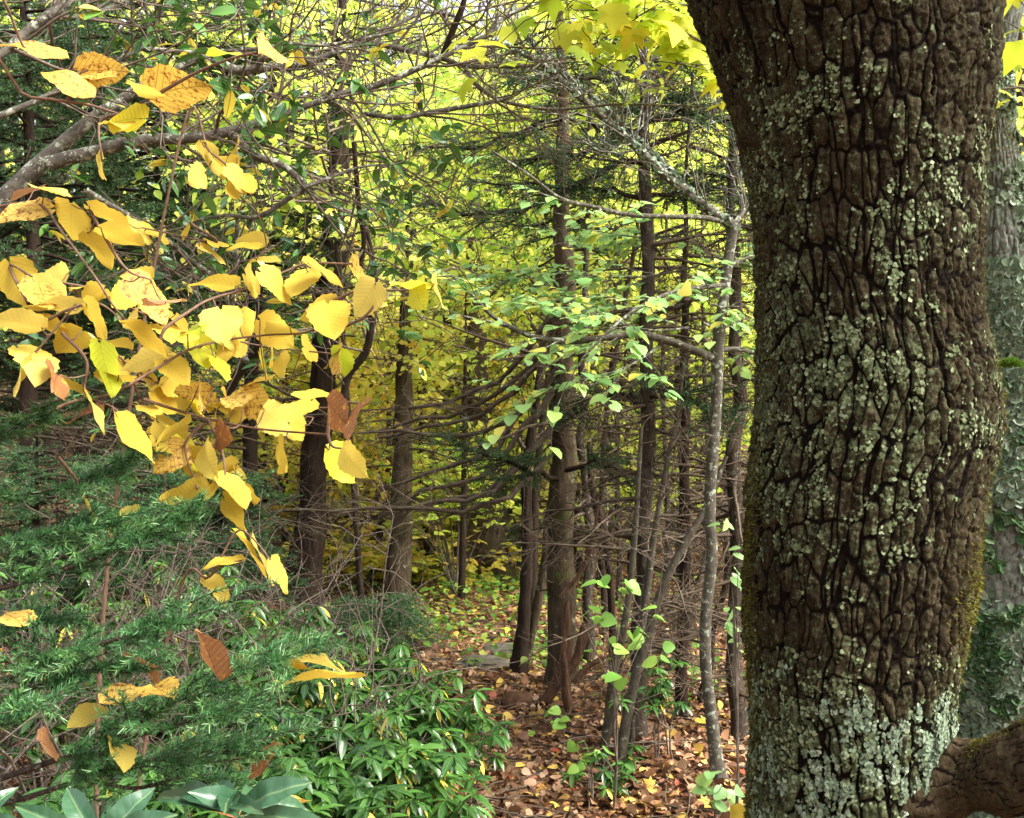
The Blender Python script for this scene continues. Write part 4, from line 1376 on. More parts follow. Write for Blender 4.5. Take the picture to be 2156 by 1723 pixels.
for src, px, d, s, rz, lab in ((lime_c, 1330, 10.9, 1.05, 2.7, "lime leaved understory tree between the crooked spruce and the slim spruce"),
                               (lime_c, 1490, 11.2, 1.05, 4.1, "lime leaved understory tree behind the pale lichened stem's fork"),
                               (lime_c, 1220, 10.8, 1.2, 3.4, "bigger lime leaved understory tree directly behind the middle spruce"),
                               (lime_c, 2200, 7.4, 1.0, 2.2, "lime leaved understory tree at the right edge beyond the lichened trunk"),
                               (lime_a, 1420, 13.5, 1.0, 1.3, "lime green tree behind the slim spruce and its pale lichened neighbour"),
                               (lime_b, 1060, 17, 1.25, 2.2, "taller lime green tree farther back above the broad old trunk"),
                               (lime_a, 1300, 17.5, 1.3, 3.0, "taller lime green tree farther back between the middle and the slim spruce"),
                               (lime_b, 850, 17, 1.3, .7, "taller lime green tree high behind the mossy straight spruce"),
                               (lime_a, 610, 15.5, 1.1, 4.0, "lime green tree glimpsed just left of the leaning spruce"),
                               (lime_b, 420, 15, 1.1, 5.1, "lime green tree glimpsed behind the dark spruces under the big limbs"),
                               (lime_a, 180, 16, 1.2, 2.6, "lime green tree almost hidden by the dark spruces at far left"),
                               (lime_b, 1540, 16, 1.1, 3.6, "lime green tree showing beside the oak's left edge"),
                               (lime_b, 900, 12.8, .95, 2.9, "lime tree in the second row, straight above the mossy straight spruce"),
                               (lime_a, 1110, 15.0, 1.05, .9, "lime tree in the second row, above the forked dark tree"),
                               (lime_b, 1250, 14.4, 1.0, 4.7, "lime tree in the second row, just right of the middle spruce's top"),
                               (lime_a, 1360, 12.6, .85, 1.0, "lime tree in the second row, behind the slim spruce's boughs"),
                               (lime_b, 1500, 13.0, .9, 3.3, "lime tree in the second row, behind the arching lichened limb"),
                               (lime_a, 740, 13.8, 1.0, 5.9, "lime tree in the second row, right of the leaning spruce's top"),
                               (lime_b, 520, 17.5, 1.3, .2, "lime tree in the second row, behind the forked grey limb"),
                               (lime_a, 2160, 9.5, .95, 5.5, "pale lime tree at the right edge beyond the lichened trunk"),
                               (lime_a, 1270, 10.2, .62, 4.7, "small lime tree close behind the crooked thin spruce"),
                               (lime_b, 1430, 10.6, .62, 2.0, "small lime tree close behind the thin dark pole"),
                               (lime_b, 2260, 13, 1.3, 1.9, "lime tree farther off at the right edge, behind another lime tree"),
                               (lime_a, 1800, 17, 1.3, .4, "lime tree hidden behind the oak trunk")):
    c = copy_tree(src.o)
    x = pxx(px, d)
    c.location = (x, d, gz(x, d))
    c.scale = (s, s, s)
    c.rotation_euler = (0, 0, rz)
    c["label"] = lab
for src, px, d, s, rz, lab in ((gold_c, 905, 10.8, .95, 1.9, "small golden tree close beside the mossy straight spruce, on its right"),
                               (gold_c, 700, 11.2, 1.0, 3.9, "golden tree showing on the right edge of the leaning spruce"),
                               (gold_b, 690, 15, 1.1, 1.2, "golden tree right behind the leaning spruce's trunk"),
                               (gold_a, 560, 13.5, .8, 3.3, "small golden tree left of the leaning spruce behind the yellow leaves"),
                               (gold_b, 1010, 16.5, .9, 2.1, "small golden tree directly behind the broad old trunk"),
                               (gold_a, 1480, 15.5, .8, 4.4, "small golden tree behind the dead twigs left of the oak")):
    c = copy_tree(src.o)
    x = pxx(px, d)
    c.location = (x, d, gz(x, d))
    c.scale = (s, s, s)
    c.rotation_euler = (0, 0, rz)
    c["label"] = lab

# low yellow leaved bushes along the far path
BUSH = [(755, 1180, 9.8, .5, "low yellow bush between the leaning spruce and the mossy spruce"), (905, 1200, 10.2, .55, "low yellow bush just right of the mossy spruce"),
        (640, 1150, 11, .7, "low yellow bush behind the leaning spruce's foot"), (930, 1130, 11.5, .6, "yellow bush left of the broad old trunk"), (1075, 1190, 10.8, .5, "small yellow bush right of the broad old trunk"),
        (960, 1010, 9.5, .45, "bright lime sprig hanging before the broad old trunk")]
for px, py, d, rad, lab in BUSH:
    c = at(px, py, d)
    base = np.array([c[0], d, gz(c[0], d)])
    T = Thing("yellow_bush", lab, "bush", base, "yellow bushes by the far path")
    st, lf = MB(), MB()
    k_ = 18
    P0 = np.repeat(base[None], k_, 0)
    tgt = c + rn(k_, 3) * np.array([rad * .7, rad * .5, rad * .38])
    pa = np.stack([P0 * (1 - s) + tgt * s + np.array([0, 0, .15 * math.sin(s * 3.1)]) for s in np.linspace(0, 1, 6)], 1)
    r = taper(k_, 6, .008, .002)
    tubes(st, pa, r, 4)
    p, t, rr, i, tt = sample(pa, r, 8, .5, 1)
    tw = grow(p, side_dirs(t, 40, 85, .9), ru(.15, .45, len(p)), 4, .15)
    tr = taper(len(p), 4, .003, .001)
    tubes(st, tw, tr, 3)
    p, t, rr, i, tt = sample(tw, tr, 5, .2, 1)
    D = side_dirs(t, 20, 80, .85)
    scatter(lf, T_ROUND, p, D, upn(len(p), .25), .09 * ru(.6, 1.2, len(p)))
    T.part("stems", st, M['twig'])
    T.part("leaves", lf, M['bg_lime'] if 'lime' in lab else M['bg_gold'])

# far-off wood, one mass of foliage and poles
mb = MB()
n = 110000
yy = ru(19, 60, n)
xx = ru(-.62, .62, n) * yy
hh = 0.3 + 9 * rng.random(n) ** 1.2
q = np.stack([xx * .3, yy * .3, hh * .35], 1)
kp = fbm(q, 3, 71) > .5
kp &= hh < (2.0 + .13 * yy) * (.4 + 1.1 * fbm(np.stack([xx * .3, yy * .3, 0 * xx], 1), 2, 15))
xx, yy, hh = xx[kp], yy[kp], hh[kp]
n = len(xx)
tone = np.clip(fbm(np.stack([xx * .15, yy * .15, hh * .12], 1), 3, 81) * 1.5 - .2 + .15 * rn(n), 0, 1)
P = np.stack([xx, yy, gz(xx, yy) + hh], 1)
scatter(mb, T_DIA, P, nrm(rn(n, 3) + np.array([0, 0, -.4])), nrm(upn(n, .9) + np.array([0, -.35, 0])), ru(.16, .36, n), tone)
tag(mb.build("far_wood", M['bg_lime'], smoothed=False), "far-off sunlit yellow green wood", "wood", kind="stuff")
mb = MB()
k_ = 110
yy = ru(15, 40, k_)
xx = ru(-.6, .6, k_) * yy
P0 = np.stack([xx, yy, gz(xx, yy) - .2], 1)
pa = grow(P0, np.stack([.04 * rn(k_), .04 * rn(k_), np.ones(k_)], 1), ru(7, 13, k_), 7, .03)
tubes(mb, pa, taper(k_, 7, ru(.08, .2, k_), .03), 8)
tag(mb.build("far_trunks", M['spruce_bark']), "far-off dim trunks inside the wood", "wood", kind="stuff")


# ------------------------------------------------------------------ gnarled laurel tree whose limbs cross the upper left
LT_D = 3.3
T = Thing("laurel_tree", "gnarled grey limbed tree arching over the upper left, tangled with twigs and dark leaves", "tree", at(-260, 1700, 3.5))
LIMBS = [([(-260, 1700, 42), (-230, 1300, 38), (-150, 800, 34), (-60, 520, 25), (40, 388, 19), (139, 297, 15), (199, 249, 14), (249, 217, 13), (290, 190, 12), (356, 158, 10), (391, 135, 9), (420, 123, 9), (462, 133, 10), (498, 148, 10), (569, 142, 8.5), (640, 135, 8),
           (711, 110, 7), (765, 90, 6.5), (820, 98, 6.5), (862, 107, 6), (931, 123, 6), (978, 139, 5.5), (1038, 140, 5), (1109, 139, 4), (1145, 124, 2.5)], 3.5, 3.7),
         ([(100, 345, 16), (205, 318, 14), (290, 297, 12.5), (400, 291, 12), (460, 283, 12), (533, 263, 10), (587, 245, 8), (675, 213, 7), (718, 199, 8), (789, 181, 8), (860, 153, 7.5), (914, 128, 7), (967, 103, 6), (1018, 78, 5), (1045, 60, 4), (1050, -40, 2)], 3.3, 3.7),
         ([(480, 282, 9), (500, 292, 8.5), (533, 327, 8), (587, 345, 7.5), (622, 370, 7), (639, 396, 6.5), (605, 420, 6), (569, 445, 5.5), (533, 459, 5), (470, 454, 4), (400, 470, 2)], 3.4, 3.5),
         ([(637, 396, 5), (700, 372, 4), (760, 352, 3), (840, 345, 2)], 3.4, 3.6),
         ([(180, 400, 6), (265, 452, 6), (320, 487, 6.5), (373, 523, 6.5), (409, 555, 6), (448, 582, 5.5), (480, 640, 5.5), (500, 700, 5.5), (520, 760, 5)], 3.2, 3.9),
         ([(-20, 130, 9), (21, 100, 9), (53, 68, 10), (100, 34, 11), (142, 7, 9), (190, -40, 8)], 2.9, 3.0),
         ([(100, 36, 6), (180, 34, 5.5), (250, 8, 5), (330, -30, 4)], 2.95, 3.3),
         ([(-20, 252, 7), (70, 215, 6), (130, 188, 5.5), (210, 150, 5), (270, 116, 5), (302, 103, 5), (400, 110, 4.5), (530, 104, 4.2), (610, 92, 4), (680, 96, 4), (765, 82, 4), (850, 60, 3), (930, 20, 2)], 3.0, 3.4),
         ([(302, 103, 4), (312, 50, 4), (300, -20, 3)], 3.1, 3.1),
         ([(767, 240, 5), (840, 248, 5.5), (900, 238, 5.5), (980, 225, 5), (1060, 210, 4), (1082, 206, 2)], 3.6, 3.6),
         ([(930, 122, 6), (955, 60, 7), (975, 10, 6), (985, -40, 5)], 3.65, 3.6),
         ([(978, 140, 5), (1005, 180, 5), (1050, 210, 4.5), (1120, 226, 4), (1190, 230, 3.5), (1300, 220, 3), (1480, 224, 2)], 3.65, 3.9),
         ([(1020, 80, 5), (1060, 40, 5), (1110, 15, 4), (1180, -10, 3)], 3.7, 3.8),
         ([(700, 115, 4), (790, 75, 4.5), (860, 40, 4.5), (900, 25, 4), (960, 35, 4), (1010, 60, 3)], 3.6, 3.8),
         ([(745, 300, 5), (756, 440, 5.5), (766, 500, 5.5), (760, 560, 5)], 3.9, 3.9),
         ([(520, 760, 6), (500, 740, 6.5), (488, 640, 6), (496, 560, 5), (500, 460, 4)], 3.9, 3.7),
         ([(470, 850, 10), (500, 790, 10), (540, 740, 9), (550, 690, 8), (546, 620, 7), (560, 560, 5)], 4.2, 4.0),
         ([(720, 900, 8), (730, 800, 8), (770, 740, 8.5), (782, 680, 8), (790, 600, 7), (775, 500, 5), (758, 440, 4)], 4.8, 4.6)]
twm, lfm = MB(), MB()
tips = []
for j, (pts, d0, d1) in enumerate(LIMBS):
    m_ = len(pts)
    q = np.array([np.append(at(p[0], p[1], d0 + (d1 - d0) * k / (m_ - 1)), p[2] / PF * d0) for k, p in enumerate(pts)])
    c = catmull(q, 20 + 6 * m_)
    mb = MB()
    trunk_mesh(mb, c, 14, .16, j * 7, 0)
    T.part("trunk" if j == 0 else "limb", mb, M['grey_bark'] if j not in (10, 16, 17, 14) else M['dark_bark'])
    s0 = int(len(c) * (.3 if j == 0 else .05))
    b, r = c[None, s0:, :3], c[None, s0:, 3]
    L = np.linalg.norm(np.diff(b[0], axis=0), axis=1).sum()
    p, t, rr, i, tt = sample(b, r, int(L * (9 if j in (2, 3, 14) else 19 if j < 9 else 11)) + 4, .05, 1)
    tw = grow(p, side_dirs(t, 30, 80), ru(.2, .8, len(p)), 7, .26, (0, 0, .02))
    tr = taper(len(p), 7, np.clip(rr * .45, .002, .0055), .0014)
    tubes(twm, tw, tr, 4)
    p, t, rr, i, tt = sample(tw, tr, 4, .2, 1)
    t3 = grow(p, side_dirs(t, 25, 70), ru(.08, .32, len(p)), 5, .26)
    r3 = taper(len(p), 5, .0022, .0011)
    tubes(twm, t3, r3, 3)
    tips.append(t3[rng.random(len(t3)) < .3])
tips = np.concatenate(tips)
e = tips[:, -1]
px_ = e[:, 0] / e[:, 1] * PF + PW / 2
e = e[(px_ < 960) & ((px_ < 620) | (px_ > 790) | (rng.random(len(e)) < .3))]
k_ = 6
p = np.repeat(e, k_, 0) + rn(len(e) * k_, 3) * .012
D = nrm(rn(len(p), 3) * np.array([1, 1, .55]) + np.array([0, 0, -.1]))
scatter(lfm, T_LANCE, p, D, upn(len(p), .5), ru(.04, .075, len(p)), np.where(rng.random(len(p)) < .14, ru(.93, 1, len(p)), ru(0, .92, len(p))), 1.3)
T.part("twigs", twm, M['twig'])
T.part("foliage", lfm, M['laurel'])

# bare tangled brush low on the left
for lab, px, d, k_, h in (("bare tangled brush behind the yellow leaves at the left edge", 120, 3.9, 26, 1.5), ("bare grey brush under the yellow leaves, left of the leaning spruce", 400, 4.6, 14, 1.3), ("thin bare brush in front of the leaning spruce's foot", 640, 6.6, 7, .7)):
    x = pxx(px, d)
    base = np.array([x, d, gz(x, d)])
    T = Thing("bare_shrub", lab, "shrub", base, "bare brush on the left")
    st = MB()
    P0 = base + np.stack([rn(k_) * .3, rn(k_) * .25, np.zeros(k_)], 1)
    pa = grow(P0, np.stack([.5 * rn(k_), .4 * rn(k_), np.ones(k_)], 1), h * ru(.5, 1.1, k_), 8, .2)
    r = taper(k_, 8, .007, .002)
    tubes(st, pa, r, 5)
    p, t, rr, i, tt = sample(pa, r, 9, .2, 1)
    tw = grow(p, side_dirs(t, 30, 75), ru(.15, .6, len(p)), 6, .24)
    tr = taper(len(p), 6, .0032, .0014)
    tubes(st, tw, tr, 4)
    p, t, rr, i, tt = sample(tw, tr, 4, .2, 1)
    tubes(st, grow(p, side_dirs(t, 30, 75), ru(.06, .28, len(p)), 5, .24), taper(len(p), 5, .002, .001), 3)
    T.part("stems", st, M['twig'])

# striped maple leaves high on the right and beyond the oak
for lab, base, d, els in (("lime yellow broad leaved branch hanging at the top between the arching limbs and the oak", (1620, 1650), 3.6,
                           [((1640, 300), (1440, 60), 40), ((1480, 90), (1150, 20), 34), ((1520, 140), (1380, 70), 22), ((1500, 60), (1230, -40), 34), ((1560, 160), (1440, 180), 8), ((1480, 30), (1330, 40), 28)]),
                          ("lime green broad leaved branch at the top right edge behind the oak", (2260, 1650), 3.4, [((2260, 200), (2110, 40), 12), ((2230, 150), (2090, -60), 12), ((2230, 260), (2120, 180), 8)]),
                          ("small lime leaved saplings at the right edge above the leaning pale trunk", (2240, 1650), 5.2, [((2250, 420), (2100, 200), 26), ((2250, 350), (2120, 320), 22), ((2240, 500), (2140, 450), 18)])):
    b3 = at(base[0], base[1], d)
    b3[2] = gz(b3[0], d)
    T = Thing("maple_sapling", lab, "tree", b3)
    st, lf = MB(), MB()
    hub = at(els[0][0][0], els[0][0][1], d)
    c = catmull(np.array([np.append(b3 - [0, 0, .1], .022), np.append(b3 * .5 + hub * .5 + [.05, .05, 0], .018), np.append(hub, .012), np.append(hub + [0, .2, .9], .006)]), 24)
    tubes(st, c[None, :, :3], c[None, :, 3], 8)
    for (a, b, k_) in els:
        A_, B_ = at(a[0], a[1], d + ru(-.1, .1)), at(b[0], b[1], d + ru(-.4, .3))
        c = catmull(np.array([np.append(hub, .006), np.append(A_ * .6 + hub * .4, .005), np.append(A_, .0045), np.append(A_ * .5 + B_ * .5 + [0, 0, .04], .003), np.append(B_, .0015)]), 20)
        tubes(st, c[None, :, :3], c[None, :, 3], 5)
        p, t, rr, i, tt = sample(c[None, 8:, :3], c[None, 8:, 3], max(3, k_ // 4), .1, 1)
        tw = grow(p, side_dirs(t, 30, 70, .7), ru(.08, .25, len(p)), 4, .15)
        tubes(st, tw, taper(len(p), 4, .0022, .001), 4)
        e = np.repeat(tw[:, -1], 6, 0)
        D = nrm(rn(len(e), 3) * np.array([1, .6, .3]) + np.array([0, 0, -.35]))
        small = 'small' in lab
        scatter(lf, T_OVATE if small else T_MAPLE, e + rn(len(e), 3) * .045, D, nrm(upn(len(e), .3) + np.array([0, -.55, 0])), (.07 if small else .1) * ru(.6, 1.15, len(e)), np.clip(.32 + .25 * rn(len(e)), 0, 1))
    T.part("stem", st, M['twig'])
    T.part("foliage", lf, M['maple_lime'])


# ------------------------------------------------------------------ laurel shrubs beside the path
def laurel(label, x, y, h, w, k_, yellow=.06, size=.075):
    base = np.array([x, y, gz(x, y)])
    T = Thing("laurel_shrub", label, "shrub", base, "low laurel shrubs left of the path")
    st, lf = MB(), MB()
    P0 = base + np.stack([rn(k_) * w * .3, rn(k_) * w * .3, np.full(k_, -.03)], 1)
    ang = ru(0, 6.283, k_)
    lean = ru(.1, .9, k_)
    tgt = base + np.stack([np.cos(ang) * w * lean, np.sin(ang) * w * lean, h * (1.05 - .45 * lean ** 2) * ru(.7, 1.05, k_)], 1)
    pa = np.stack([P0 * (1 - s) + tgt * s + np.array([0, 0, .06 * math.sin(s * 3)]) for s in np.linspace(0, 1, 7)], 1) + rn(k_, 7, 3) * .012
    r = taper(k_, 7, .006, .0025)
    tubes(st, pa, r, 5)
    p, t, rr, i, tt = sample(pa, r, 4, .4, 1)
    tw = grow(p, side_dirs(t, 25, 60), ru(.08, .22, len(p)), 5, .2, (0, 0, .12))
    tubes(st, tw, taper(len(p), 5, .003, .0015), 4)
    tips = np.concatenate([pa[:, -1], tw[:, -1]])
    n_l = 10
    e = np.repeat(tips, n_l, 0)
    a = np.tile(np.arange(n_l) * 2.4, len(tips)) + np.repeat(ru(0, 6, len(tips)), n_l)
    el = ru(-.65, .35, len(e))
    D = np.stack([np.cos(a), np.sin(a), el], 1)
    tone = np.clip(np.repeat(ru(0, .8, len(tips)), n_l) + .12 * rn(len(e)), 0, .9)
    yl = rng.random(len(e)) < yellow
    tone = np.where(yl, ru(.93, 1, len(e)), tone)
    D[yl, 2] -= .8
    scatter(lf, T_LANCE, e + D * .004, D, upn(len(e), .2), size * ru(.65, 1.2, len(e)), tone, 1.05)
    T.part("stems", st, M['twig'])
    T.part("leaves", lf, M['laurel'])


for px, d, h, w, k_, lab in ((850, 5.2, .40, .36, 16, "low laurel shrub farthest along the path, its drooping leaves reaching the stones"),
                             (730, 5.2, .52, .5, 20, "laurel shrub below the small spruce, in front of the mossy spruce's foot"),
                             (950, 4.4, .33, .34, 15, "laurel shrub bulging furthest right over the path edge"),
                             (820, 4.3, .52, .48, 20, "laurel shrub with drooping bluish leaves behind the yellow leaved one"),
                             (650, 4.2, .52, .48, 18, "laurel shrub behind the pair of fallen golden leaves"),
                             (875, 3.6, .46, .36, 18, "laurel shrub with many yellow leaves beside the near path"),
                             (735, 3.4, .55, .42, 20, "laurel shrub between the spruce spray and the near path shrubs"),
                             (570, 4.9, .66, .5, 18, "taller laurel shrub left of the small spruce, under hanging yellow leaves"),
                             (430, 4.4, .5, .5, 12, "thin laurel shrub half hidden behind the spruce sprays"),
                             (880, 3.0, .25, .3, 14, "low laurel shrub at the bottom edge beside the path"),
                             (770, 2.9, .36, .36, 18, "laurel shrub at the bottom edge, left of the lowest path shrub"),
                             (610, 3.0, .42, .36, 16, "laurel shrub at the bottom edge right of the big leathery leaves"),
                             (480, 5.6, .75, .5, 16, "laurel shrub up the bank below the hanging yellow leaves"),
                             (250, 4.6, .55, .5, 14, "laurel shrub among litter behind the spruce sapling"),
                             (120, 4.2, .6, .5, 14, "laurel shrub behind the spruce sapling's upper boughs at the left"),
                             (40, 5.4, .8, .6, 16, "laurel shrub up the bank at the left edge"),
                             (300, 6.0, .75, .6, 16, "laurel shrub up the bank below the hanging lowest yellow leaf"),
                             (640, 5.9, .55, .5, 18, "laurel shrub in front of the leaning spruce's foot"),
                             (380, 3.4, .5, .42, 16, "laurel shrub low behind the rusty upright leaf"),
                             (180, 3.2, .4, .42, 13, "laurel shrub low behind the bluish leathery rosette"),
                             (690, 4.0, .56, .45, 18, "laurel shrub filling the gap behind the long fallen yellow leaf")):
    laurel(lab, pxx(px - 45, d), d, h, w * .9, k_, .08 if 'yellow' in lab else .03)
laurel("small laurel tuft at the foot of the slim spruce", pxx(1290, 4.75), 4.75, .12, .12, 3, .02, .055)
laurel("laurel tuft with narrow leaves right of the slim spruce", pxx(1400, 5.0), 5.0, .34, .18, 4, .02, .06)

# small dark spruces on the left of the path
for lab, px, d, h in (("small bushy spruce at the foot of the mossy straight spruce", 800, 7.6, .34), ("small bushy spruce below the leaning spruce", 700, 6.9, .36), ("dark little spruce at the right of the path bend", 1060, 11.2, .9),
                      ("dark young spruce behind the lowest hanging yellow leaf", 290, 6.4, 1.3), ("dark young spruce left of the leaning spruce's foot", 470, 7.4, 1.2), ("short dark young spruce farthest left on the bank", 120, 6.9, 1.25)):
    x = pxx(px, d)
    base = np.array([x, d, gz(x, d)])
    T = Thing("young_spruce", lab, "spruce", base, "young spruces near the path")
    c = catmull(np.array([np.append(base, .012), np.append(base + [0, 0, h], .003)]), 12)
    tr, gr, nd = MB(), MB(), MB()
    tubes(tr, c[None, :, :3], c[None, :, 3], 6)
    spruce_limbs(MB(), gr, nd, c, 46 if h < 1 else 70, .55, base[2] + .06, -9, base[2] + h, 260, nlen=.016, nw=.0035, fine=.8)
    T.part("trunk", tr, M['spruce_bark'])
    T.part("boughs", gr, M['spruce_bark'])
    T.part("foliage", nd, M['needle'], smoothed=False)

# the near spruce sapling whose boughs spread across the lower left
T = Thing("spruce_sapling", "young green spruce spreading flat needled boughs across the lower left corner", "spruce", (-1.25, 2.1, gz(-1.25, 2.1)))
mb = MB()
b0 = np.array([-1.25, 2.1, gz(-1.25, 2.1)])
c = catmull(np.array([np.append(b0 - [0, 0, .05], .03), np.append(b0 + [.02, .02, .8], .022), np.append(b0 + [0, 0, 1.9], .006)]), 20)
trunk_mesh(mb, c, 12, .12, 3, .3)
T.part("trunk", mb, M['spruce_bark'])
for pts, d0, d1, wd in (([(-260, 985, 6), (-80, 945, 4.5), (20, 905, 3.5), (98, 883, 2)], 2.1, 2.0, .09),
                        ([(-260, 1060, 7), (-60, 1050, 5), (90, 1035, 4), (200, 1000, 3), (272, 968, 2)], 2.1, 2.2, .13),
                        ([(-260, 1180, 7), (-60, 1150, 5), (80, 1130, 4), (180, 1105, 3), (300, 1090, 2)], 2.1, 2.15, .13),
                        ([(-260, 1300, 8), (-40, 1250, 6), (120, 1205, 5), (260, 1150, 4), (360, 1110, 3), (425, 1072, 2)], 2.1, 2.1, .14),
                        ([(-260, 1500, 9), (-20, 1440, 7), (60, 1410, 6.5), (150, 1375, 5.5), (250, 1345, 5), (340, 1320, 4), (450, 1282, 2)], 2.1, 1.95, .15),
                        ([(-260, 1560, 8), (-20, 1490, 6), (90, 1440, 5), (200, 1410, 3), (280, 1400, 2)], 2.1, 2.1, .12),
                        ([(-260, 1720, 9), (0, 1640, 7), (120, 1600, 6), (230, 1560, 5), (330, 1500, 4.5), (430, 1440, 4), (520, 1405, 3), (606, 1385, 2)], 2.1, 1.95, .16),
                        ([(-260, 1760, 8), (20, 1690, 6), (180, 1640, 5), (320, 1600, 4), (440, 1590, 3), (545, 1560, 2)], 2.1, 2.1, .15),
                        ([(230, 1560, 5), (330, 1540, 4), (430, 1510, 3), (540, 1490, 2)], 2.02, 1.9, .13),
                        ([(-260, 1400, 8), (-60, 1350, 6), (60, 1310, 4), (150, 1300, 2)], 2.1, 2.2, .12),
                        ([(-200, 1590, 6), (-60, 1540, 4), (10, 1515, 3), (60, 1490, 2)], 1.8, 1.7, .09),
                        ([(180, 1640, 5), (280, 1660, 4), (380, 1640, 3), (470, 1650, 2)], 2.1, 2.2, .12)):
    tw_m, nd = MB(), MB()
    m_ = len(pts)
    q = np.array([np.append(at(p[0], p[1], d0 + (d1 - d0) * k / (m_ - 1)), p[2] / PF * d0) for k, p in enumerate(pts)])
    c = catmull(q, 16)
    b, r = c[None, :, :3], c[None, :, 3]
    tubes(tw_m, b, r, 7)
    L = np.linalg.norm(np.diff(b[0], axis=0), axis=1).sum()
    p, t, rr, i, tt = sample(b, r, int(L * 46), .3, .98)
    tw = grow(p, side_dirs(t, 35, 60, .85), 1.12 * wd * ru(.5, 1.3, len(p)) * (1.2 - .6 * tt), 5, .1, (0, 0, .02))
    tr = taper(len(p), 5, .0018, .001)
    tubes(tw_m, tw, tr, 4)
    p, t, rr, i, tt = sample(tw, tr, 2, .2, .9)
    t3 = grow(p, side_dirs(t, 30, 50, .8), ru(.03, .08, len(p)), 3, .08)
    tubes(tw_m, t3, taper(len(p), 3, .0012, .0008), 3)
    needles(nd, tw, 700, .018, .0021, (35, 65), .12)
    needles(nd, t3, 700, .017, .0021, (30, 60), .12)
    needles(nd, b[:, 8:], 900, .017, .0018, (35, 75), .12)
    bo = T.part("bough", tw_m, M['spruce_bark'])
    nd2 = nd
    for i_ in range(len(nd2.v)):
        nd2.v[i_] = (nd2.v[i_] - T.base).astype(np.float32)
    o = nd2.build("needles", M['needle'], bo, False)


# ------------------------------------------------------------------ big leaves
def big_leaf(base, tip, width, kind, seed, cup=.12, ny=14, nx=10, heart=True):
    """a single heart shaped serrate leaf from its base point to its tip; width is its apparent width in metres"""
    r_ = np.random.default_rng(seed)
    ax = tip - base
    la = np.linalg.norm(ax)
    true = max(la * 1.03, r_.uniform(.075, .098))
    dep = math.sqrt(max(true ** 2 - la ** 2, 0)) * (1 if r_.random() < .4 else -1)
    yv = ax + np.array([0, dep, 0])
    yv = yv / np.linalg.norm(yv)
    width = min(width * 1.18, true * .95)
    wt = max(width * 1.02, true * .78)
    e1 = np.cross(yv, [0, 1.0, 0])
    e1 /= np.linalg.norm(e1)
    e2 = np.cross(yv, e1)
    a = math.acos(min(width / wt, 1)) * (1 if r_.random() < .5 else -1)
    xv = math.cos(a) * e1 + math.sin(a) * e2
    zv = np.cross(xv, yv)
    if zv[2] < 0:
        xv, zv = -xv, -zv
    s = np.linspace(0, 1, ny)
    w = np.sin(math.pi * np.clip(s, 0, 1) ** .6) ** .62
    w[0], w[-1] = .12, .0
    u = np.linspace(-1, 1, nx + 1)
    S, U = np.meshgrid(s, u, indexing='ij')
    Wd = w[:, None] * .5 * (wt / true)
    ser = 1 + .05 * np.where(np.abs(U) > .99, (np.arange(ny) % 2)[:, None] - .5, 0) * 2
    X = U * Wd * ser
    Y = S - (.11 * np.abs(U) ** 1.5 * (1 - S) ** 2 if heart else 0) + .02 * np.abs(U) * np.sin(S * 20)
    ph = r_.uniform(0, 6, 4)
    cl = r_.uniform(-.1, .35)
    Z = cup * np.abs(X) * r_.uniform(.2, 1.5) - .8 * cl * (Y - .1) ** 2 + .035 * np.sin(Y * 9 + ph[0]) * U ** 2 + .03 * np.sin(Y * 5 + ph[1]) * U + .012 * np.cos((Y - .75 * np.abs(X)) * 9 * 6.283) * (1 - U ** 2)
    V = base + true * (X[..., None] * xv + (Y - 0)[..., None] * yv + Z[..., None] * zv)
    A = np.stack([X, Y, np.full_like(X, r_.random())], -1)
    idx = np.arange(ny * (nx + 1)).reshape(ny, nx + 1)
    f = np.stack([idx[:-1, :-1], idx[:-1, 1:], idx[1:, 1:], idx[1:, :-1]], -1).reshape(-1, 4)
    mb = MB()
    mb.add(V, f, A)
    return mb


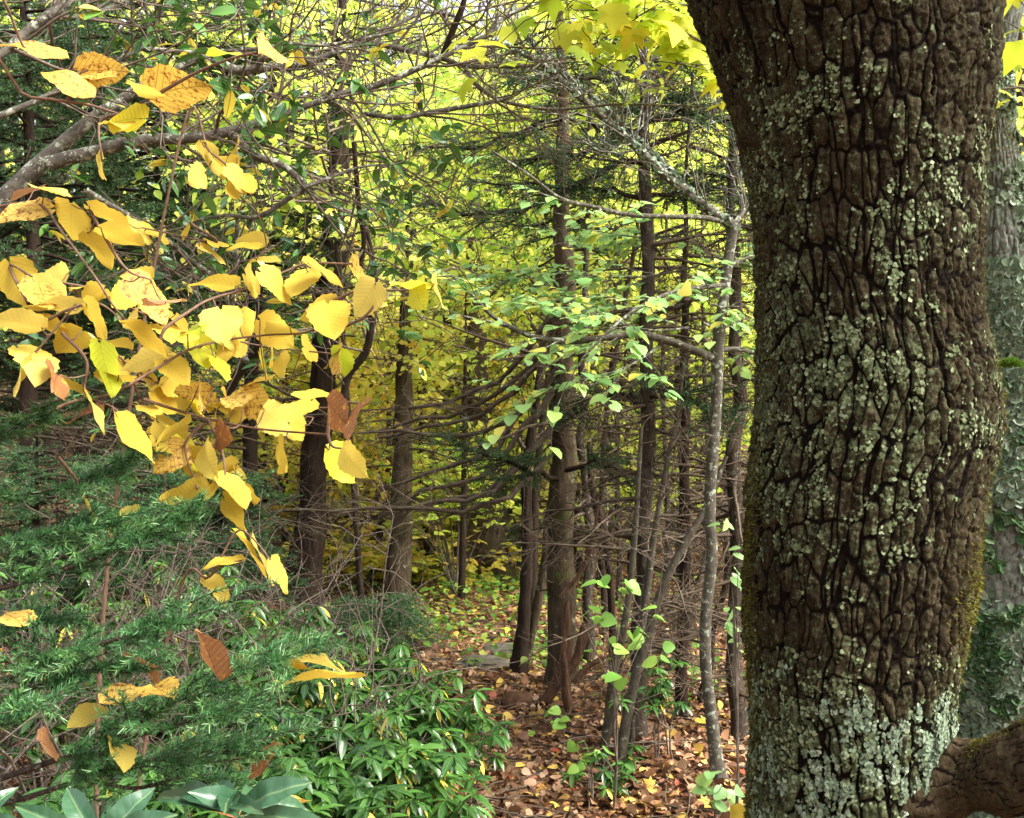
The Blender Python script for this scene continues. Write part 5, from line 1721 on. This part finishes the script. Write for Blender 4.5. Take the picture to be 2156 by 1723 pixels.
KIND = ['yellow', 'speckled', 'brown', 'limey']
KLAB = [None, "leaf speckled brown between its veins", "withered brown leaf", "greenish yellow leaf"]
UPPER = [(128, 122, 3, 82, 35, 1), (165, 150, 254, 133, 50, 1), (183, 152, 257, 162, 38, 1), (188, 200, 105, 143, 42, 1), (318, 200, 460, 178, 55, 1), (330, 208, 296, 194, 14, 0), (505, 118, 428, 85, 20, 3), (580, 106, 582, 132, 42, 1),
         (245, 262, 285, 272, 20, 0), (215, 340, 235, 375, 26, 0), (300, 250, 250, 275, 22, 3)]
MAIN = [(72, 397, 0, 415, 18, 2), (105, 440, 12, 455, 50, 1), (93, 398, 163, 432, 16, 0), (150, 430, 122, 498, 102, 0), (188, 435, 262, 472, 30, 0), (212, 480, 280, 508, 38, 0), (185, 492, 215, 556, 52, 0),
        (20, 552, 52, 642, 72, 0), (68, 583, 150, 623, 28, 0), (80, 595, 130, 662, 46, 1), (318, 590, 240, 580, 50, 0), (262, 590, 347, 640, 52, 1), (345, 640, 381, 629, 14, 2), (87, 690, 8, 660, 50, 0), (168, 645, 72, 658, 18, 0),
        (82, 665, 130, 718, 42, 0), (172, 698, 103, 746, 48, 0), (182, 640, 246, 710, 46, 0), (262, 680, 342, 743, 38, 0), (352, 745, 264, 772, 38, 0), (345, 753, 404, 808, 42, 0), (40, 733, 133, 768, 18, 0), (65, 757, 48, 828, 24, 0), (76, 752, 122, 790, 28, 0),
        (210, 724, 248, 836, 20, 3), (182, 830, 100, 798, 30, 0), (180, 828, 234, 911, 17, 0), (205, 864, 105, 888, 24, 2), (248, 880, 316, 976, 15, 0), (465, 653, 486, 730, 76, 0), (548, 675, 609, 727, 58, 0), (690, 640, 712, 713, 78, 0),
        (704, 634, 634, 665, 26, 0), (517, 577, 562, 626, 40, 0), (550, 573, 615, 632, 34, 0), (650, 572, 625, 632, 56, 0), (647, 553, 733, 596, 17, 0), (741, 558, 786, 600, 28, 1), (790, 596, 745, 664, 64, 0), (900, 610, 832, 588, 19, 3), (875, 598, 885, 650, 44, 3),
        (912, 600, 941, 653, 12, 0), (495, 603, 414, 594, 24, 0), (412, 728, 450, 776, 27, 3), (455, 755, 490, 806, 14, 3), (445, 824, 359, 828, 40, 1), (418, 812, 445, 862, 26, 1), (512, 852, 457, 823, 38, 1), (508, 826, 572, 884, 62, 1), (557, 864, 588, 913, 44, 0),
        (652, 846, 597, 888, 44, 0), (697, 832, 620, 828, 17, 0), (690, 848, 748, 902, 58, 2), (762, 850, 735, 918, 26, 2), (692, 948, 736, 1020, 42, 3), (722, 943, 766, 1002, 50, 0), (588, 937, 616, 990, 42, 0), (474, 896, 444, 946, 44, 2), (430, 938, 460, 1001, 52, 0),
        (386, 937, 344, 992, 50, 1), (318, 915, 345, 946, 26, 0), (415, 1028, 354, 1048, 36, 0), (475, 1003, 528, 1071, 22, 0), (470, 1046, 521, 1117, 44, 0), (168, 1037, 228, 1118, 30, 0), (288, 1082, 252, 1112, 22, 0),
        (395, 700, 440, 690, 24, 3), (330, 880, 380, 905, 24, 0), (395, 895, 340, 920, 22, 0), (610, 690, 555, 690, 18, 0), (505, 690, 520, 650, 28, 0), (560, 800, 500, 800, 22, 0), (250, 790, 190, 800, 18, 0), (120, 790, 150, 830, 20, 2)]
LOW = [(496, 1122, 562, 1212, 20, 0), (530, 1132, 582, 1228, 20, 0), (570, 1180, 606, 1252, 17, 0), (510, 1180, 434, 1178, 11, 0), (440, 1215, 490, 1260, 18, 0)]
STEMS_U = [[(-80, 190), (60, 205), (180, 220), (258, 240), (300, 215), (322, 204)], [(140, 212), (155, 185), (160, 160), (185, 148)], [(255, 238), (210, 260), (215, 340)], [(-60, 60), (60, 110), (128, 122)], [(322, 204), (420, 150), (505, 118), (580, 106)]]
STEMS_M = [[(-120, 470), (-20, 440), (80, 430), (135, 495), (205, 590), (236, 640), (292, 710)], [(-120, 740), (60, 690), (150, 650), (210, 640), (262, 680)], [(60, 900), (140, 850), (245, 824), (391, 740), (473, 717), (560, 706), (658, 696), (690, 640)],
           [(335, 720), (350, 690), (400, 655), (444, 630), (530, 605), (600, 572), (648, 555), (741, 556)], [(300, 840), (380, 866), (462, 888), (560, 905), (690, 915)], [(690, 640), (760, 610), (830, 612), (900, 606)], [(690, 700), (760, 672), (795, 630), (790, 596)],
           [(130, 700), (182, 760), (180, 828), (240, 860), (290, 910), (330, 915)], [(440, 885), (470, 960), (472, 1040)], [(690, 915), (700, 940), (725, 945)], [(60, 640), (20, 560), (68, 583)], [(185, 436), (260, 560), (318, 590)], [(690, 915), (700, 850), (760, 850)], [(430, 890), (390, 940), (415, 1028)],
           [(40, 733), (65, 750), (160, 640)], [(120, 960), (160, 1010), (168, 1037), (288, 1082)]]
STEMS_L = [[(380, 1240), (440, 1215), (496, 1122), (530, 1132), (570, 1180)], [(440, 1215), (470, 1190), (510, 1180)]]


def hobble(label, leaves, stems, d, base):
    b3 = at(base[0], base[1], d)
    b3[2] = gz(b3[0], d)
    T = Thing("hobblebush", label, "shrub", b3)
    st = MB()
    allp = []
    root = np.append(b3, .008)
    for s in stems:
        k = len(s)
        q = np.array([np.append(at(x, y, d + .12 * math.sin(x * .008 + y * .005)), .0036 - .0022 * j / (k - 1)) for j, (x, y) in enumerate(s)])
        if s[0][0] < -10 or s is stems[0]:
            q = np.vstack([root, np.append((b3 + q[0, :3]) / 2 + [-.1, .05, 0], .006), q])
        c = catmull(q, 40)
        trunk_mesh(st, c, 7, .12, int(s[0][1]), 0)
        allp.append(c[:, :3])
    allp = np.concatenate(allp)
    lv = []
    for j, (bx, by, tx, ty, w, kd) in enumerate(leaves):
        dd = d + .12 * math.sin(bx * .008 + by * .005) + random.uniform(-.05, .05)
        B_, T_ = at(bx, by, dd), at(tx, ty, dd)
        k = np.argmin(((allp - B_) ** 2).sum(1))
        pet = catmull(np.array([np.append(allp[k], .0016), np.append((allp[k] + B_) / 2 + [0, 0, -.006], .0013), np.append(B_, .0011)]), 6)
        tubes(st, pet[None, :, :3], pet[None, :, 3], 5)
        lv.append((big_leaf(B_, T_, w / PF * dd, kd, j * 13 + int(bx)), kd))
    T.part("stem", st, M['red_stem'])
    for m_, kd in lv:
        o = T.part("leaf", m_, M[KIND[kd]])
        if KLAB[kd]:
            o["label"] = KLAB[kd]
    return T


hobble("upper hobblebush stem with brown speckled yellow leaves in the top left corner", UPPER, STEMS_U, 2.05, (-300, 1700))
hobble("hobblebush branch crowded with big clear yellow leaves across the left middle", MAIN, STEMS_M, 2.1, (-330, 1750))
r2 = np.random.default_rng(5)
BACK, BST = [], [[(-60, 640), (150, 600), (300, 660), (420, 700), (560, 730), (700, 745)], [(150, 600), (260, 760), (400, 830), (540, 860), (660, 880)], [(260, 760), (330, 900), (420, 980), (500, 1000)]]
for s_ in BST:
    c_ = catmull(np.array(s_, float), 16)
    for p_ in c_[3:]:
        for k in range(1 if r2.random() < .45 else 2):
            a_ = r2.uniform(.1, 3.0)
            l_ = r2.uniform(22, 62)
            bx_, by_ = p_[0] + r2.uniform(-22, 22), p_[1] + r2.uniform(-25, 20)
            BACK.append((bx_, by_, bx_ + l_ * math.cos(a_), by_ + l_ * math.sin(a_), r2.uniform(14, 46), int(r2.choice([0, 0, 0, 0, 0, 0, 1, 3]))))
hobble("hobblebush branch with smaller yellow leaves layered close behind the big clear ones", BACK, BST, 2.7, (-330, 1750))
hobble("low hobblebush twig with four narrow hanging yellow leaves above the laurel", LOW, STEMS_L, 2.6, (330, 1750))
far_leaves = [(425, 300, 450, 345, 34, 0), (440, 345, 480, 362, 26, 0), (478, 352, 520, 400, 30, 0), (508, 372, 540, 415, 34, 0), (495, 395, 490, 420, 24, 0), (430, 365, 420, 395, 26, 0), (480, 330, 452, 352, 24, 0), (500, 300, 480, 318, 22, 0),
              (455, 510, 480, 525, 18, 0), (560, 505, 500, 512, 26, 0), (545, 520, 480, 522, 20, 0), (540, 545, 600, 560, 20, 0), (400, 470, 375, 490, 22, 0), (420, 520, 470, 540, 16, 0), (300, 480, 340, 500, 18, 0), (270, 470, 300, 500, 20, 0)]
hobble("smaller pale yellow leaved hobblebush twig farther back under the gnarled limbs", far_leaves, [[(380, 290), (440, 320), (480, 350), (510, 372), (560, 505), (540, 545)], [(400, 470), (455, 510), (300, 480)]], 2.9, (200, 1700))

# single leaves that have fallen and caught on other plants
for bx, by, tx, ty, w, kd, d, lab in ((456, 1424, 430, 1314, 60, 2, 1.9, "upright curled rusty brown leaf standing on the spruce sprays"), (578, 1386, 719, 1398, 50, 0, 2.2, "long clear yellow leaf lying on top of the laurel, pointing right"),
                                      (570, 1390, 652, 1420, 28, 0, 2.2, "yellow leaf tucked under the long one on the laurel"), (555, 1392, 486, 1386, 24, 1, 2.1, "rumpled speckled yellow leaf just right of the rusty upright one"),
                                      (752, 1428, 590, 1414, 30, 0, 2.5, "broad yellow leaf lying below the long yellow one"), (46, 1316, -20, 1292, 22, 1, 2.0, "orange yellow leaf at the left edge on the spruce"),
                                      (270, 1384, 322, 1440, 36, 2, 2.05, "curled pinkish brown leaf hanging in the spruce, left of the rusty upright one"), (326, 1446, 388, 1444, 14, 1, 2.0, "narrow speckled leaf lying flat on a spruce spray below the pinkish one"),
                                      (222, 1482, 292, 1472, 20, 1, 2.0, "speckled leaf on the spruce left of the bough fork"), (215, 1492, 168, 1518, 34, 0, 2.1, "yellow leaf wedged in the spruce under the speckled one"),
                                      (236, 1556, 296, 1592, 16, 0, 2.0, "narrow yellow leaf slanting across the lowest spruce bough"), (86, 1562, 88, 1612, 28, 2, 2.0, "brown hooded dry leaf hanging near the lower left edge"),
                                      (534, 1626, 602, 1560, 24, 2, 2.1, "tan rolled leaf slanting up beside the leathery leaves"), (440, 1668, 520, 1690, 26, 2, 2.0, "brown leaf lying among the leathery leaves"), (640, 1690, 580, 1672, 18, 1, 2.0, "yellow leaf touching the rightmost leathery leaf"),
                                      (2056, 1240, 2030, 1228, 16, 0, 3.3, "small yellow leaf caught at the oak's right edge"), (1540, 1712, 1582, 1702, 30, 0, 4.2, "yellow leaf on the ground touching the oak's left foot")):
    B_, T_ = at(bx, by, d), at(tx, ty, d)
    mb = big_leaf(B_, T_, w / PF * d, kd, int(bx * 7 + ty), .3)
    for i in range(len(mb.v)):
        mb.v[i] = (mb.v[i] - B_).astype(np.float32)
    o = mb.build("fallen_leaf", M[KIND[kd]])
    o.location = B_
    tag(o, lab, "leaf", "fallen leaves caught on plants")


# ------------------------------------------------------------------ large leathery evergreen leaves at the bottom left
def rhodo(label, hub, d, leaves, base):
    b3 = at(base[0], base[1], d)
    b3[2] = gz(b3[0], d)
    T = Thing("rhododendron", label, "shrub", b3, "rhododendrons at the bottom edge")
    H = at(hub[0], hub[1], d)
    st = MB()
    c = catmull(np.array([np.append(b3, .01), np.append(b3 * .4 + H * .6 + [.04, .03, 0], .008), np.append(H, .0055)]), 20)
    trunk_mesh(st, c, 9, .1, 3, 0)
    T.part("stem", st, M['twig'])
    ny, nx = 14, 6
    for j, (tx, ty, w, dz) in enumerate(leaves):
        tip = at(tx, ty, d + dz)
        yv = nrm(tip - H)
        Ln = np.linalg.norm(tip - H)
        x = np.cross(yv, [0, -.75, .65])
        x = nrm(x)
        z = np.cross(x, yv)
        s = np.linspace(0, 1, ny)
        wd = np.interp(s, [0, .1, .2, .45, .7, .88, 1], [.05, .06, .45, .95, 1, .62, .02])
        U, S = np.meshgrid(np.linspace(-1, 1, nx + 1), s)
        X = U * wd[:, None] * .5 * w / PF * d
        Z = np.abs(U) * .010 * wd[:, None] - .018 * S ** 2 + .02 * np.sin(S * 3.1) + .002 * np.sin(S * 25 + j)
        V = H + X[..., None] * x + (S * Ln)[..., None] * yv + Z[..., None] * z
        A = np.stack([X / Ln, S, np.full_like(X, rng.random())], -1)
        idx = np.arange(ny * (nx + 1)).reshape(ny, nx + 1)
        mb = MB()
        mb.add(V, np.stack([idx[:-1, :-1], idx[:-1, 1:], idx[1:, 1:], idx[1:, :-1]], -1).reshape(-1, 4), A)
        T.part("leaf", mb, M['rhodo'])


rhodo("leathery evergreen rosette right of the other at the bottom left, pointed leaves", (503, 1722), 1.7,
      [(640, 1643, 58, -.05), (652, 1696, 40, .05), (452, 1642, 48, .03), (415, 1665, 52, -.08), (368, 1655, 48, .1), (315, 1672, 34, .12), (560, 1660, 44, .2), (470, 1690, 40, -.12), (540, 1700, 36, -.15), (700, 1740, 44, -.05)], (500, 1750))
rhodo("leathery bluish evergreen rosette at the bottom left corner, with broad blunt leaves", (222, 1800), 1.6,
      [(135, 1652, 52, .05), (312, 1660, 62, .0), (30, 1692, 42, .0), (355, 1712, 58, -.05), (180, 1680, 40, .15), (90, 1760, 50, -.1), (260, 1700, 44, .2)], (220, 1850))
rhodo("leathery evergreen leaves cut by the left edge at the bottom", (-40, 1760), 1.6, [(20, 1660, 46, .0), (30, 1725, 40, -.05), (-60, 1650, 46, .1), (-120, 1700, 44, .0)], (-40, 1850))
